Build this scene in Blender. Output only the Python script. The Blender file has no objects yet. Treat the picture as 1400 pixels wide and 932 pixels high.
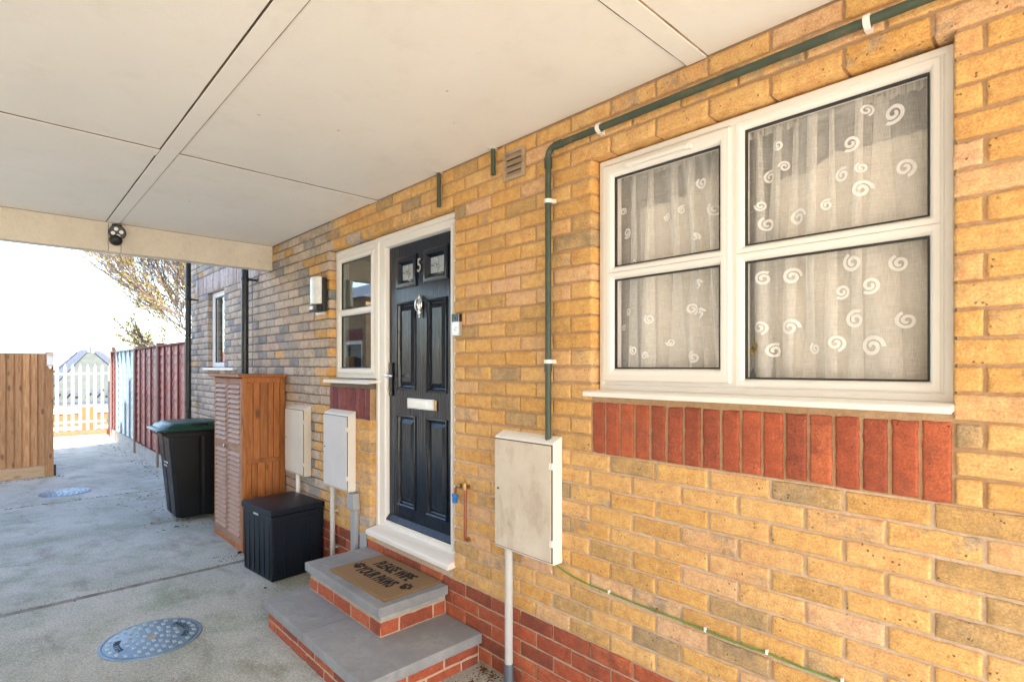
import bpy, math, random
from mathutils import Vector, Matrix, noise
R = math.radians
S = bpy.context.scene
COL = S.collection
random.seed(7)

# ------------------------------------------------------------------ camera
TH = math.atan(704/745.0)
cam_d = bpy.data.cameras.new('camera'); cam = bpy.data.objects.new('camera', cam_d); COL.objects.link(cam)
cam.location = (0, -1.913, 1.605)
cam.rotation_euler = (R(90), 0, math.pi/2-TH)
cam_d.sensor_width = 36; cam_d.lens = 745/1400*36
cam_d.shift_y = 36/1400
cam_d.clip_start = 0.03; cam_d.clip_end = 1500
S.camera = cam

# ------------------------------------------------------------------ light
SUN_TO = Vector((0.75, -0.05, 0.66)).normalized()       # direction towards the sun
W = bpy.data.worlds.new('World'); S.world = W; W.use_nodes = True
wn = W.node_tree; wn.nodes.clear()
sky = wn.nodes.new('ShaderNodeTexSky'); sky.sky_type = 'NISHITA'; sky.sun_disc = False
sky.sun_elevation = math.asin(SUN_TO.z); sky.sun_rotation = math.atan2(SUN_TO.x, SUN_TO.y)
sky.air_density = 1.0; sky.dust_density = 1.5
bg = wn.nodes.new('ShaderNodeBackground'); bg.inputs[1].default_value = 0.15
wo = wn.nodes.new('ShaderNodeOutputWorld')
wn.links.new(sky.outputs[0], bg.inputs[0]); wn.links.new(bg.outputs[0], wo.inputs[0])
sd = bpy.data.lights.new('sun', 'SUN'); sd.energy = 3.8; sd.angle = R(0.5); sd.color = (1, 0.94, 0.86)
so = bpy.data.objects.new('sun', sd); COL.objects.link(so)
so.rotation_euler = SUN_TO.to_track_quat('Z', 'Y').to_euler(); so.location = (8, 2, 12)
S.view_settings.view_transform = 'Standard'; S.view_settings.look = 'None'
S.view_settings.gamma = 1; S.view_settings.exposure = 2.72
S.render.engine = 'CYCLES'
S.cycles.max_bounces = 10; S.cycles.diffuse_bounces = 6; S.cycles.transparent_max_bounces = 24
S.cycles.use_denoising = True

# ------------------------------------------------------------------ materials
class NT:
    def __init__(s, name):
        s.m = bpy.data.materials.new(name); s.m.use_nodes = True
        s.t = s.m.node_tree; s.t.nodes.clear()
        s.out = s.t.nodes.new('ShaderNodeOutputMaterial')
    def put(s, node, key, val):
        if isinstance(val, bpy.types.NodeSocket): s.t.links.new(val, node.inputs[key])
        elif val is not None:
            i = node.inputs[key]
            if i.type == 'RGBA' and len(val) == 3: val = (*val, 1)
            i.default_value = val
    def n(s, typ, ins=None, **attr):
        nd = s.t.nodes.new('ShaderNode'+typ)
        for k, v in attr.items(): setattr(nd, k, v)
        for k, v in (ins or {}).items(): s.put(nd, k, v)
        return nd
    def co(s, kind='Object', scale=(1,1,1), rot=(0,0,0)):
        c = s.n('TexCoord')
        return s.n('Mapping', {'Vector': c.outputs[kind], 'Scale': scale, 'Rotation': rot}).outputs[0]
    def noise(s, vec, scale, detail=4, rough=.5, dist=0):
        return s.n('TexNoise', {'Vector': vec, 'Scale': scale, 'Detail': detail, 'Roughness': rough, 'Distortion': dist*.3}).outputs[0]
    def voro(s, vec, scale, feature='F1', rand=1):
        return s.n('TexVoronoi', {'Vector': vec, 'Scale': scale, 'Randomness': rand}, feature=feature).outputs[0]
    def ramp(s, fac, stops, interp='LINEAR'):
        r = s.n('ValToRGB', {'Fac': fac}); cr = r.color_ramp; cr.interpolation = interp
        while len(cr.elements) < len(stops): cr.elements.new(.5)
        for e, (p, c) in zip(cr.elements, stops):
            e.position = p
            e.color = (c, c, c, 1) if isinstance(c, (int, float)) else (*c, 1)
        return r.outputs[0]
    def mix(s, fac, a, b, mode='MIX'):
        m = s.n('Mix', data_type='RGBA', blend_type=mode)
        s.put(m, 0, fac); s.put(m, 6, a); s.put(m, 7, b)
        return m.outputs[2]
    def math(s, op, a, b=None, clamp=False):
        m = s.n('Math', operation=op, use_clamp=clamp); s.put(m, 0, a)
        if b is not None: s.put(m, 1, b)
        return m.outputs[0]
    def bump(s, h, strength=.5, dist=.002, normal=None):
        return s.n('Bump', {'Height': h, 'Strength': strength, 'Distance': dist, 'Normal': normal}).outputs[0]
    def bsdf(s, col, rough=.6, metal=0, normal=None, **kw):
        ins = {'Base Color': col, 'Roughness': rough, 'Metallic': metal, 'Normal': normal}
        ins.update({k.replace('_', ' '): v for k, v in kw.items()})
        b = s.n('BsdfPrincipled', ins); s.t.links.new(b.outputs[0], s.out.inputs[0]); return b

def simple(name, col, rough=.5, metal=0, var=.12, nscale=9, bump=.15, bscale=180, dirt=None, **kw):
    t = NT(name); c = t.co()
    n1 = t.noise(c, nscale, 5, .6)
    a = tuple(x*(1-var) for x in col); b = tuple(min(1, x*(1+var)) for x in col)
    base = t.ramp(n1, [(.3, a), (.7, b)])
    if dirt:
        d = t.noise(c, dirt[1], 5, .6)
        base = t.mix(t.ramp(d, [(dirt[2], 0), (dirt[2]+.15, dirt[3])]), base, dirt[0])
    rr = rough if var < .03 else t.ramp(t.noise(c, 14, 3), [(.3, max(0, rough-.07)), (.7, min(1, rough+.08))])
    nb = t.bump(t.noise(c, bscale, 3), bump, .001)
    t.bsdf(base, rr, metal, nb, **kw)
    return t.m

M = {}
def brick_mat(name, stops, blotch, speck, sat_noise=.5):
    t = NT(name); c = t.co()
    at = t.n('Attribute', attribute_name='bc')
    sep = t.n('SeparateColor', {'Color': at.outputs['Color']})
    base = t.ramp(sep.outputs[0], stops)
    off = t.n('VectorMath', {0: c, 1: at.outputs['Vector']}, operation='ADD').outputs[0]
    o3 = t.n('VectorMath', {0: at.outputs['Vector'], 1: (7.3, 5.1, 9.7)}, operation='MULTIPLY').outputs[0]
    cc = t.n('VectorMath', {0: c, 1: o3}, operation='ADD').outputs[0]
    n1 = t.noise(cc, 9, 5, .6, .6)
    base = t.mix(t.ramp(n1, [(.35, 0), (.7, .55)]), base, blotch[0])
    n2 = t.noise(cc, 11, 5, .65, .15)
    thr = t.math('MULTIPLY', sep.outputs[1], 1)
    msk = t.math('MULTIPLY', t.ramp(n2, [(.5, 0), (.66, .8)]), t.ramp(thr, [(.72, 0.08), (.95, 1)]))
    base = t.mix(msk, base, blotch[1])
    fine = t.noise(c, 160, 3, .7)
    base = t.mix(.55, base, t.ramp(fine, [(.3, .22), (.7, .74)]), 'OVERLAY')
    mid = t.noise(cc, 28, 5, .7)
    base = t.mix(.6, base, t.ramp(mid, [(.3, .28), (.7, .68)]), 'OVERLAY')
    # faint horizontal drag lines of the mould
    drag = t.noise(t.co(scale=(3, 3, 60)), 3, 3)
    base = t.mix(.18, base, t.ramp(drag, [(.35, .35), (.65, .65)]), 'OVERLAY')
    v = t.voro(c, 46); vs = t.noise(c, 12, 2)
    if 'red' in name:
        base = t.mix(t.math('MULTIPLY', t.ramp(t.voro(c, 120), [(.12, .6), (.2, 0)]), t.ramp(t.noise(c, 6, 4), [(.52, 0), (.66, 1)])), base, (.58, .42, .35))
        base = t.mix(t.ramp(t.noise(c, 3.5, 6, .7), [(.54, 0), (.72, .45)]), base, (.17, .08, .06))
    pit = t.math('MULTIPLY', t.ramp(v, [(.10, 1), (.17, 0)]), t.ramp(vs, [(.5, 0), (.58, 1)]))
    base = t.mix(t.math('MULTIPLY', pit, speck), base, (.05, .035, .025))
    h = t.math('ADD', t.math('MULTIPLY', fine, .35), t.noise(c, 45, 4, .6))
    h = t.math('SUBTRACT', h, t.math('MULTIPLY', pit, 1.2))
    t.bsdf(base, t.ramp(n1, [(.3, .78), (.7, .93)]), 0, t.bump(h, 1, .0034))
    return t.m
M['brick_y'] = brick_mat('yellow_stock_brick',
    [(0, (.34, .25, .15)), (.07, (.46, .29, .12)), (.22, (.61, .33, .095)), (.45, (.65, .385, .13)), (.7, (.68, .43, .18)), (.85, (.65, .38, .14)), (1, (.66, .43, .27))],
    ((.66, .39, .14), (.32, .26, .20)), .6)
M['brick_w'] = brick_mat('weathered_cool_lit_brick',
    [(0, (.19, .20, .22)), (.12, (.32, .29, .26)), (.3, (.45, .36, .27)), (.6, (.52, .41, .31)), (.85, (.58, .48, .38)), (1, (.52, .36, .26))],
    ((.50, .40, .30), (.22, .23, .25)), .6)  # weathered buff, with some cool sky light put into the colour
M['brick_r'] = brick_mat('red_plinth_brick',
    [(0, (.20, .05, .028)), (.3, (.31, .068, .032)), (.7, (.41, .092, .038)), (1, (.50, .135, .055))],
    ((.40, .10, .045), (.20, .05, .035)), .35)
M['brick_p'] = brick_mat('plum_soldier_brick',
    [(0, (.14, .04, .045)), (.5, (.21, .06, .06)), (1, (.26, .08, .075))],
    ((.19, .055, .055), (.11, .04, .05)), .3)
M['brick_l'] = brick_mat('pale_pink_lintel_brick',
    [(0, (.42, .32, .29)), (.5, (.56, .46, .42)), (1, (.66, .58, .53))],
    ((.45, .36, .33), (.3, .24, .24)), .3)
def mortar(name, a, b, dk):
    t = NT(name); c = t.co()
    base = t.ramp(t.noise(c, 3, 6, .65), [(.3, a), (.7, b)])
    base = t.mix(t.ramp(t.noise(c, 60, 4, .7), [(.3, .5), (.7, 0)]), base, dk)
    h = t.math('ADD', t.noise(c, 90, 4, .7), t.math('MULTIPLY', t.noise(c, 20, 3), .8))
    t.bsdf(base, .95, 0, t.bump(h, 1, .004)); return t.m
M['mortar'] = mortar('sandy_mortar', (.44, .28, .15), (.58, .41, .26), (.27, .15, .08))
M['mortar_p'] = mortar('pale_buff_mortar', (.58, .45, .33), (.72, .58, .45), (.38, .26, .17))
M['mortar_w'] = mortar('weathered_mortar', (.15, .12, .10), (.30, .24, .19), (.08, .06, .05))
M['mortar_l'] = mortar('pale_plinth_mortar', (.50, .36, .25), (.62, .48, .35), (.34, .22, .14))

t = NT('painted_ceiling_board'); c = t.co()
base = t.ramp(t.noise(c, .9, 5, .6), [(.3, (.77, .755, .73)), (.7, (.84, .83, .805))])
base = t.mix(t.ramp(t.noise(t.co(scale=(1, 1, 1)), 5, 6, .7, .8), [(.54, 0), (.75, .14)]), base, (.46, .37, .27))
sp = t.math('MULTIPLY', t.ramp(t.voro(c, 5), [(.035, 1), (.055, 0)]), t.ramp(t.noise(c, 2.3, 2), [(.5, 0), (.55, .7)]))
base = t.mix(sp, base, (.22, .15, .09))
t.bsdf(base, .75, 0, t.bump(t.math('ADD', t.noise(c, 120, 4, .7), t.math('MULTIPLY', t.noise(c, 4, 3), 3)), .35, .002)); M['ceiling'] = t.m
t = NT('textured_fascia_paint'); c = t.co()
base = t.ramp(t.noise(c, 3, 6, .7), [(.3, (.66, .60, .50)), (.7, (.78, .73, .63))])
base = t.mix(t.ramp(t.noise(c, 28, 6, .7), [(.52, 0), (.7, .28)]), base, (.45, .35, .25))
t.bsdf(base, .85, 0, t.bump(t.noise(c, 90, 5, .7), .8, .004)); M['fascia'] = t.m
M['gap'] = simple('dark_joint_gap', (.10, .065, .04), .95)
M['seal'] = simple('dark_brown_gap_shade', (.085, .05, .028), .95, 0, .5, 9)
M['shade_line_l'] = simple('pale_brown_gap_shade', (.34, .25, .17), .95, 0, .4, 9)

M['upvc'] = simple('white_upvc', (.79, .775, .745), .3, 0, .012, 2, .02, 60)
M['upvc_old'] = simple('weathered_white_plastic', (.75, .73, .69), .38, 0, .02, 1.5, .03, 60)
M['gasket'] = simple('black_gasket', (.02, .022, .022), .5)
t = NT('stained_meter_door'); c = t.co()
base = t.ramp(t.noise(c, 5, 6, .65), [(.3, (.56, .48, .38)), (.7, (.68, .61, .51))])
st = t.noise(t.co(scale=(1.6, 1, .8), rot=(0, R(20), 0)), 6, 7, .72, .3)
base = t.mix(t.ramp(st, [(.50, 0), (.60, .28), (.72, .62)]), base, (.36, .24, .15))
t.bsdf(base, .55, 0, t.bump(st, .1, .001)); M['meter_stain'] = t.m
M['meter_cream'] = simple('cream_meter_plastic', (.62, .57, .50), .5, 0, .06, 5, .06, 60, dirt=((.38, .29, .21), 11, .6, .4))
M['meter_grey'] = simple('pale_grey_meter_plastic', (.60, .60, .62), .5, 0, .05, 5, .06, 60, dirt=((.36, .30, .26), 11, .62, .4))
M['conduit'] = simple('pale_grey_conduit', (.52, .52, .51), .42, 0, .06, 8, dirt=((.3, .25, .2), 12, .6, .4))
M['conduit_d'] = simple('blue_grey_pipe_sleeve', (.10, .12, .15), .5)
M['trunk'] = simple('grey_trunking', (.36, .38, .41), .42, 0, .05)
M['green_pipe'] = simple('faded_green_pipe', (.05, .072, .05), .5, 0, .15, 12, .2, 90, dirt=((.16, .12, .06), 16, .55, .5))
M['black_pipe'] = simple('black_downpipe_plastic', (.018, .024, .026), .3)
M['green_cable'] = simple('green_cable_sheath', (.12, .26, .06), .45)
M['copper'] = simple('tarnished_copper', (.36, .12, .065), .42, .7, .2, 30)
M['brass'] = simple('dull_brass', (.42, .28, .13), .35, .9, .15, 40)
M['chrome'] = simple('chrome', (.72, .72, .72), .16, 1, .04)
M['steel'] = simple('brushed_steel', (.60, .58, .55), .32, .9, .06)
M['black_metal'] = simple('black_handle_metal', (.015, .016, .018), .3)
M['black_pl'] = simple('black_plastic', (.012, .014, .017), .35)
M['blue_pl'] = simple('bright_blue_plastic', (.01, .17, .55), .35)
M['vent'] = simple('buff_vent_plastic', (.40, .30, .20), .6, dirt=((.2, .13, .08), 20, .5, .5))
M['white_lamp'] = simple('opal_lamp_diffuser', (.75, .78, .78), .25)
M['led'] = simple('led_lens', (.75, .77, .8), .2)
M['silver'] = simple('satin_silver_plastic', (.55, .56, .58), .3, .5)

def glass(name, tint=(.9, .94, .93), rough=0, spec=1.45):
    t = NT(name)
    bf = t.n('NewGeometry').outputs['Backfacing']      # both faces of the pane reflect like air to glass
    ior = t.math('ADD', spec, t.math('MULTIPLY', bf, 1/spec-spec))
    fr = t.n('Fresnel', {'IOR': ior}); f2 = t.math('MULTIPLY', fr.outputs[0], 1.15, True)
    tr = t.n('BsdfTransparent', {'Color': tint}); gl = t.n('BsdfGlossy', {'Color': (1, 1, 1), 'Roughness': rough})
    mx = t.n('MixShader', {0: f2, 1: tr.outputs[0], 2: gl.outputs[0]})
    t.t.links.new(mx.outputs[0], t.out.inputs[0]); return t.m
M['glass'] = glass('window_glass', (1, 1, 1)); M['glass2'] = glass('hall_window_glass', (.75, .8, .8), 0, 1.9)
t = NT('obscure_door_glass'); c = t.co()
t.bsdf((.35, .42, .46), .12, 0, t.bump(t.noise(c, 60, 3), .5, .003), Coat_Weight=.6); M['glass_ob'] = t.m

t = NT('black_woodgrain_door'); c = t.co()
g = t.noise(t.co(scale=(34, 10, 2.2)), 3.2, 5, .65, .9)
g2 = t.n('TexWave', {'Vector': t.co(scale=(13, 5, 1.0)), 'Scale': 1.1, 'Distortion': 5.5, 'Detail': 4, 'Detail Scale': 1.6}, wave_type='BANDS').outputs[1]
h = t.math('ADD', g, t.math('MULTIPLY', g2, .6))
t.bsdf(t.ramp(g, [(.3, (.0012, .004, .011)), (.7, (.003, .011, .028))]), t.ramp(g, [(.3, .13), (.7, .22)]), 0, t.bump(h, .55, .0022), Specular_IOR_Level=.42); M['door'] = t.m

def wood(name, dark, mid, light, scale=(1, 1, 1), rough=.6, knots=.8, grey=None):
    # grain runs along the axis whose scale is smallest
    t = NT(name); c = t.co(scale=scale)
    at = t.n('Attribute', attribute_name='bc')
    o3 = t.n('VectorMath', {0: at.outputs['Vector'], 1: (13, 11, 17)}, operation='MULTIPLY').outputs[0]
    cc = t.n('VectorMath', {0: c, 1: o3}, operation='ADD').outputs[0]
    g = t.noise(cc, 6, 6, .65, .8); g2 = t.noise(cc, 28, 4, .7)
    base = t.ramp(g, [(.28, dark), (.5, mid), (.72, light)])
    base = t.mix(.35, base, t.ramp(g2, [(.3, .3), (.7, .7)]), 'OVERLAY')
    sep = t.n('SeparateColor', {'Color': at.outputs['Color']})
    base = t.mix(.5, base, t.ramp(sep.outputs[0], [(0, .3), (1, .68)]), 'OVERLAY')
    kc = t.n('VectorMath', {0: t.co(scale=tuple(1 if x > 1.5 else .38 for x in scale)), 1: o3}, operation='ADD').outputs[0]
    kv = t.voro(kc, 9)
    base = t.mix(t.math('MULTIPLY', t.ramp(kv, [(.10, 1), (.2, 0)]), knots), base, tuple(x*.25 for x in dark))
    if grey:
        gm = t.noise(t.co(), 5, 6, .6)
        base = t.mix(t.ramp(gm, [(.35, 0), (.65, grey[1])]), base, grey[0])
    t.bsdf(base, rough, 0, t.bump(t.math('ADD', g, t.math('MULTIPLY', g2, .5)), .4, .002)); return t.m
M['cab_side'] = wood('orange_stained_pine', (.19, .058, .012), (.35, .115, .024), (.46, .18, .042), (9, 9, .8), .5, .8)
M['cab_slat'] = wood('sunbleached_pine_slat', (.22, .10, .055), (.32, .16, .09), (.40, .22, .14), (.8, 4, 4), .65, .15, grey=((.34, .25, .20), .4))
M['slat'] = simple('sunbleached_slat_stain', (.42, .26, .18), .6, 0, .14, 7)
M['fence_wood'] = wood('pale_feather_edge_pine', (.27, .125, .05), (.42, .225, .10), (.54, .32, .16), (9, 9, .8), .75, .7)
M['fence_rail'] = wood('pale_gravel_board_pine', (.36, .24, .13), (.48, .34, .2), (.55, .42, .27), (9, .8, 9), .75, .5)
M['red_fence'] = wood('red_stained_lap_panel', (.20, .030, .020), (.34, .055, .038), (.42, .10, .075), (.8, 9, 9), .5, .3, grey=((.50, .33, .31), .4))
M['teal_fence'] = wood('pale_teal_lap_panel', (.50, .56, .55), (.66, .72, .70), (.78, .82, .80), (.8, 9, 9), .6, .3)
M['batten_d'] = simple('dark_painted_batten', (.15, .04, .03), .8)
M['batten_t'] = simple('blue_grey_batten', (.15, .24, .27), .7)
M['post'] = simple('grey_brown_post', (.23, .17, .13), .8, 0, .2, 12)
M['concrete_post'] = simple('pale_concrete_board', (.48, .47, .44), .9, 0, .15, 10, .5, 80, dirt=((.25, .27, .2), 6, .5, .5))

t = NT('driveway_concrete'); c = t.co()
base = t.ramp(t.noise(c, .8, 7, .62, .3), [(.25, (.27, .28, .245)), (.5, (.40, .405, .36)), (.75, (.54, .53, .48))])
base = t.mix(t.ramp(t.noise(c, 2.6, 7, .7, .8), [(.46, 0), (.64, .75)]), base, (.24, .28, .20))
base = t.mix(t.ramp(t.noise(c, 5, 6, .65, .5), [(.52, 0), (.72, .5)]), base, (.47, .455, .42))
base = t.mix(t.ramp(t.noise(t.co(scale=(1, 2.3, 1)), 1.7, 6, .7, 1.1), [(.54, 0), (.66, .55)]), base, (.21, .18, .14))
sn = t.noise(c, 220, 2, .8)
sn2 = t.noise(c, 75, 3, .75)
base = t.mix(.55, base, t.ramp(sn2, [(.35, .25), (.65, .75)]), 'OVERLAY')
base = t.mix(.6, base, t.ramp(sn, [(.3, .22), (.7, .78)]), 'OVERLAY')
base = t.mix(t.ramp(t.voro(c, 70), [(.10, .85), (.17, 0)]), base, (.72, .71, .67))
base = t.mix(t.math('MULTIPLY', t.ramp(t.voro(c, 60), [(.08, .9), (.15, 0)]), t.ramp(t.noise(c, 9, 2), [(.5, 0), (.6, 1)])), base, (.09, .075, .06))
h = t.math('ADD', t.math('MULTIPLY', t.noise(c, 130, 4, .75), 1), t.math('MULTIPLY', t.noise(c, 11, 4), 2))
t.bsdf(base, t.ramp(sn, [(.3, .72), (.7, .95)]), 0, t.bump(h, .7, .0035)); M['concrete'] = t.m
M['joint'] = simple('patched_joint_mortar', (.21, .20, .18), .95, 0, .55, 5, .8, 70)
M['bounce_buff'] = simple('buff_bounce_paving', (.56, .47, .36), .9, 0, .15, 3, .5, 40)
M['cream_wall'] = simple('cream_bounce_wall', (.60, .54, .45), .9, 0, .08, 2, .4, 40)
M['litter'] = simple('brown_litter', (.10, .06, .035), .95, 0, .5, 30)
M['soil'] = simple('dry_ground', (.30, .28, .24), .95, 0, .25, 1.2, .8, 40)
t = NT('grey_paving_slab'); c = t.co()
base = t.ramp(t.noise(c, 3.5, 7, .65, .4), [(.3, (.19, .20, .21)), (.55, (.27, .28, .29)), (.75, (.36, .365, .37))])
base = t.mix(t.ramp(t.noise(c, 7, 6, .7, 1), [(.55, 0), (.72, .5)]), base, (.11, .105, .10))
base = t.mix(.3, base, t.ramp(t.noise(c, 240, 2), [(.3, .3), (.7, .7)]), 'OVERLAY')
t.bsdf(base, .72, 0, t.bump(t.noise(c, 60, 5, .7), .35, .002)); M['slab'] = t.m
M['slab_band'] = simple('pale_grey_bedding', (.36, .36, .34), .95, 0, .25, 14, .8, 60)
t = NT('coir_mat'); c = t.co()
n1 = t.noise(c, 420, 3, .8); n2 = t.voro(c, 330)
base = t.ramp(n1, [(.3, (.22, .12, .05)), (.6, (.42, .26, .13)), (.8, (.50, .34, .19))])
t.bsdf(base, .98, 0, t.bump(t.math('ADD', n1, n2), 1, .006)); M['coir'] = t.m
M['black_print'] = simple('black_mat_print', (.012, .011, .01), .95, 0, .3, 60, 1, 300)
M['iron'] = simple('worn_grey_iron', (.16, .24, .31), .42, .3, .2, 12, .4, 120, dirt=((.2, .15, .11), 14, .6, .5))
M['iron_l'] = simple('polished_stud_iron', (.30, .38, .43), .35, .3, .15, 20)
M['iron_d'] = simple('dark_cast_letters', (.03, .04, .05), .6, .3)
M['bin_black'] = simple('charcoal_bin_plastic', (.007, .008, .010), .38, 0, .2, 4, .2, 150, Specular_IOR_Level=.3)
M['bin_green'] = simple('dark_green_lid_plastic', (.006, .045, .027), .38, 0, .12, 6, .2, 150, Specular_IOR_Level=.4)
t = NT('navy_wood_effect_resin'); c = t.co()
g = t.noise(t.co(scale=(14, 14, .7)), 9, 5, .7, .3)
t.bsdf(t.ramp(g, [(.3, (.004, .007, .013)), (.7, (.010, .016, .027))]), .4, 0, t.bump(g, .7, .002), Specular_IOR_Level=.3); M['box'] = t.m
M['galv'] = simple('galvanised_steel', (.17, .18, .19), .55, .1, .12, 6)
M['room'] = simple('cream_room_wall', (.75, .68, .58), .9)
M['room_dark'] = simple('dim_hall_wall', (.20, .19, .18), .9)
M['room_floor'] = simple('brown_room_floor', (.2, .13, .08), .8)
def curtain_mat(name, dens, tint):
    t = NT(name)
    c = t.co()
    wx = t.noise(t.co(scale=(900, 1, 30)), 1, 2); wz = t.noise(t.co(scale=(20, 1, 900)), 1, 2)
    w = t.math('MULTIPLY', t.math('ADD', wx, wz), .5)
    a = t.ramp(w, [(.38, dens-.14), (.62, min(1, dens+.14))])
    # more threads are crossed where the cloth turns away along a fold
    gm = t.n('NewGeometry'); dt = t.math('ABSOLUTE', t.n('VectorMath', {0: gm.outputs['Normal'], 1: gm.outputs['Incoming']}, operation='DOT_PRODUCT').outputs['Value'])
    a = t.math('SUBTRACT', 1, t.math('POWER', t.math('SUBTRACT', 1, a, True), t.math('DIVIDE', .62, t.math('MAXIMUM', dt, .15))))
    df = t.n('BsdfDiffuse', {'Color': tint}); tl = t.n('BsdfTranslucent', {'Color': tint})
    m1 = t.n('MixShader', {0: .10, 1: df.outputs[0], 2: tl.outputs[0]})
    tr = t.n('BsdfTransparent')
    m2 = t.n('MixShader', {0: a, 1: tr.outputs[0], 2: m1.outputs[0]})
    t.t.links.new(m2.outputs[0], t.out.inputs[0]); return t.m
M['net'] = curtain_mat('sheer_net_weave', .50, (.96, .94, .90))
M['net_hem'] = curtain_mat('gathered_net_hem', .8, (.84, .80, .74))
M['swirl'] = curtain_mat('woven_white_swirl', .97, (1, 1, 1))
M['bark'] = simple('grey_brown_bark', (.16, .12, .09), .9, 0, .3, 20, .8, 60)
def leaf(name, a, b):
    t = NT(name)
    at = t.n('Attribute', attribute_name='bc'); sep = t.n('SeparateColor', {'Color': at.outputs['Color']})
    col = t.ramp(sep.outputs[0], [(0, a), (1, b)])
    d = t.n('BsdfDiffuse', {'Color': col}); tl = t.n('BsdfTranslucent', {'Color': col})
    m = t.n('MixShader', {0: .4, 1: d.outputs[0], 2: tl.outputs[0]}); t.t.links.new(m.outputs[0], t.out.inputs[0]); return t.m
M['leaf_y'] = leaf('yellow_autumn_leaf', (.22, .20, .035), (.50, .34, .03))
M['leaf_b'] = leaf('brown_fallen_leaf', (.13, .06, .02), (.3, .16, .05))
M['rooftile'] = simple('grey_green_roof_tile', (.045, .052, .045), .9, 0, .2, 3, .6, 20)
M['roof_dark'] = simple('dark_ridge_tile', (.04, .05, .07), .8)
M['roof_red'] = simple('red_brown_roof_tile', (.26, .09, .06), .85, 0, .2, 4)
M['render'] = simple('white_house_render', (.5, .5, .49), .9)
M['dark_glass'] = simple('dark_house_glass', (.03, .05, .08), .15)
M['orange_wall'] = simple('orange_garden_brick', (.20, .075, .022), .9, 0, .25, 8)
M['white_trim'] = simple('white_painted_trim', (.75, .75, .74), .6)
t = NT('outer_brickwork'); c = t.co(rot=(R(90), 0, 0))
bt = t.n('TexBrick', {'Vector': c, 'Color1': (.42, .29, .15, 1), 'Color2': (.33, .21, .11, 1), 'Mortar': (.40, .33, .25, 1), 'Scale': 1, 'Mortar Size': .005, 'Brick Width': .222, 'Row Height': .0765})
t.bsdf(bt.outputs[0], .9, 0, t.bump(t.noise(c, 60, 4), .5, .003)); M['outer_brick'] = t.m

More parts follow.
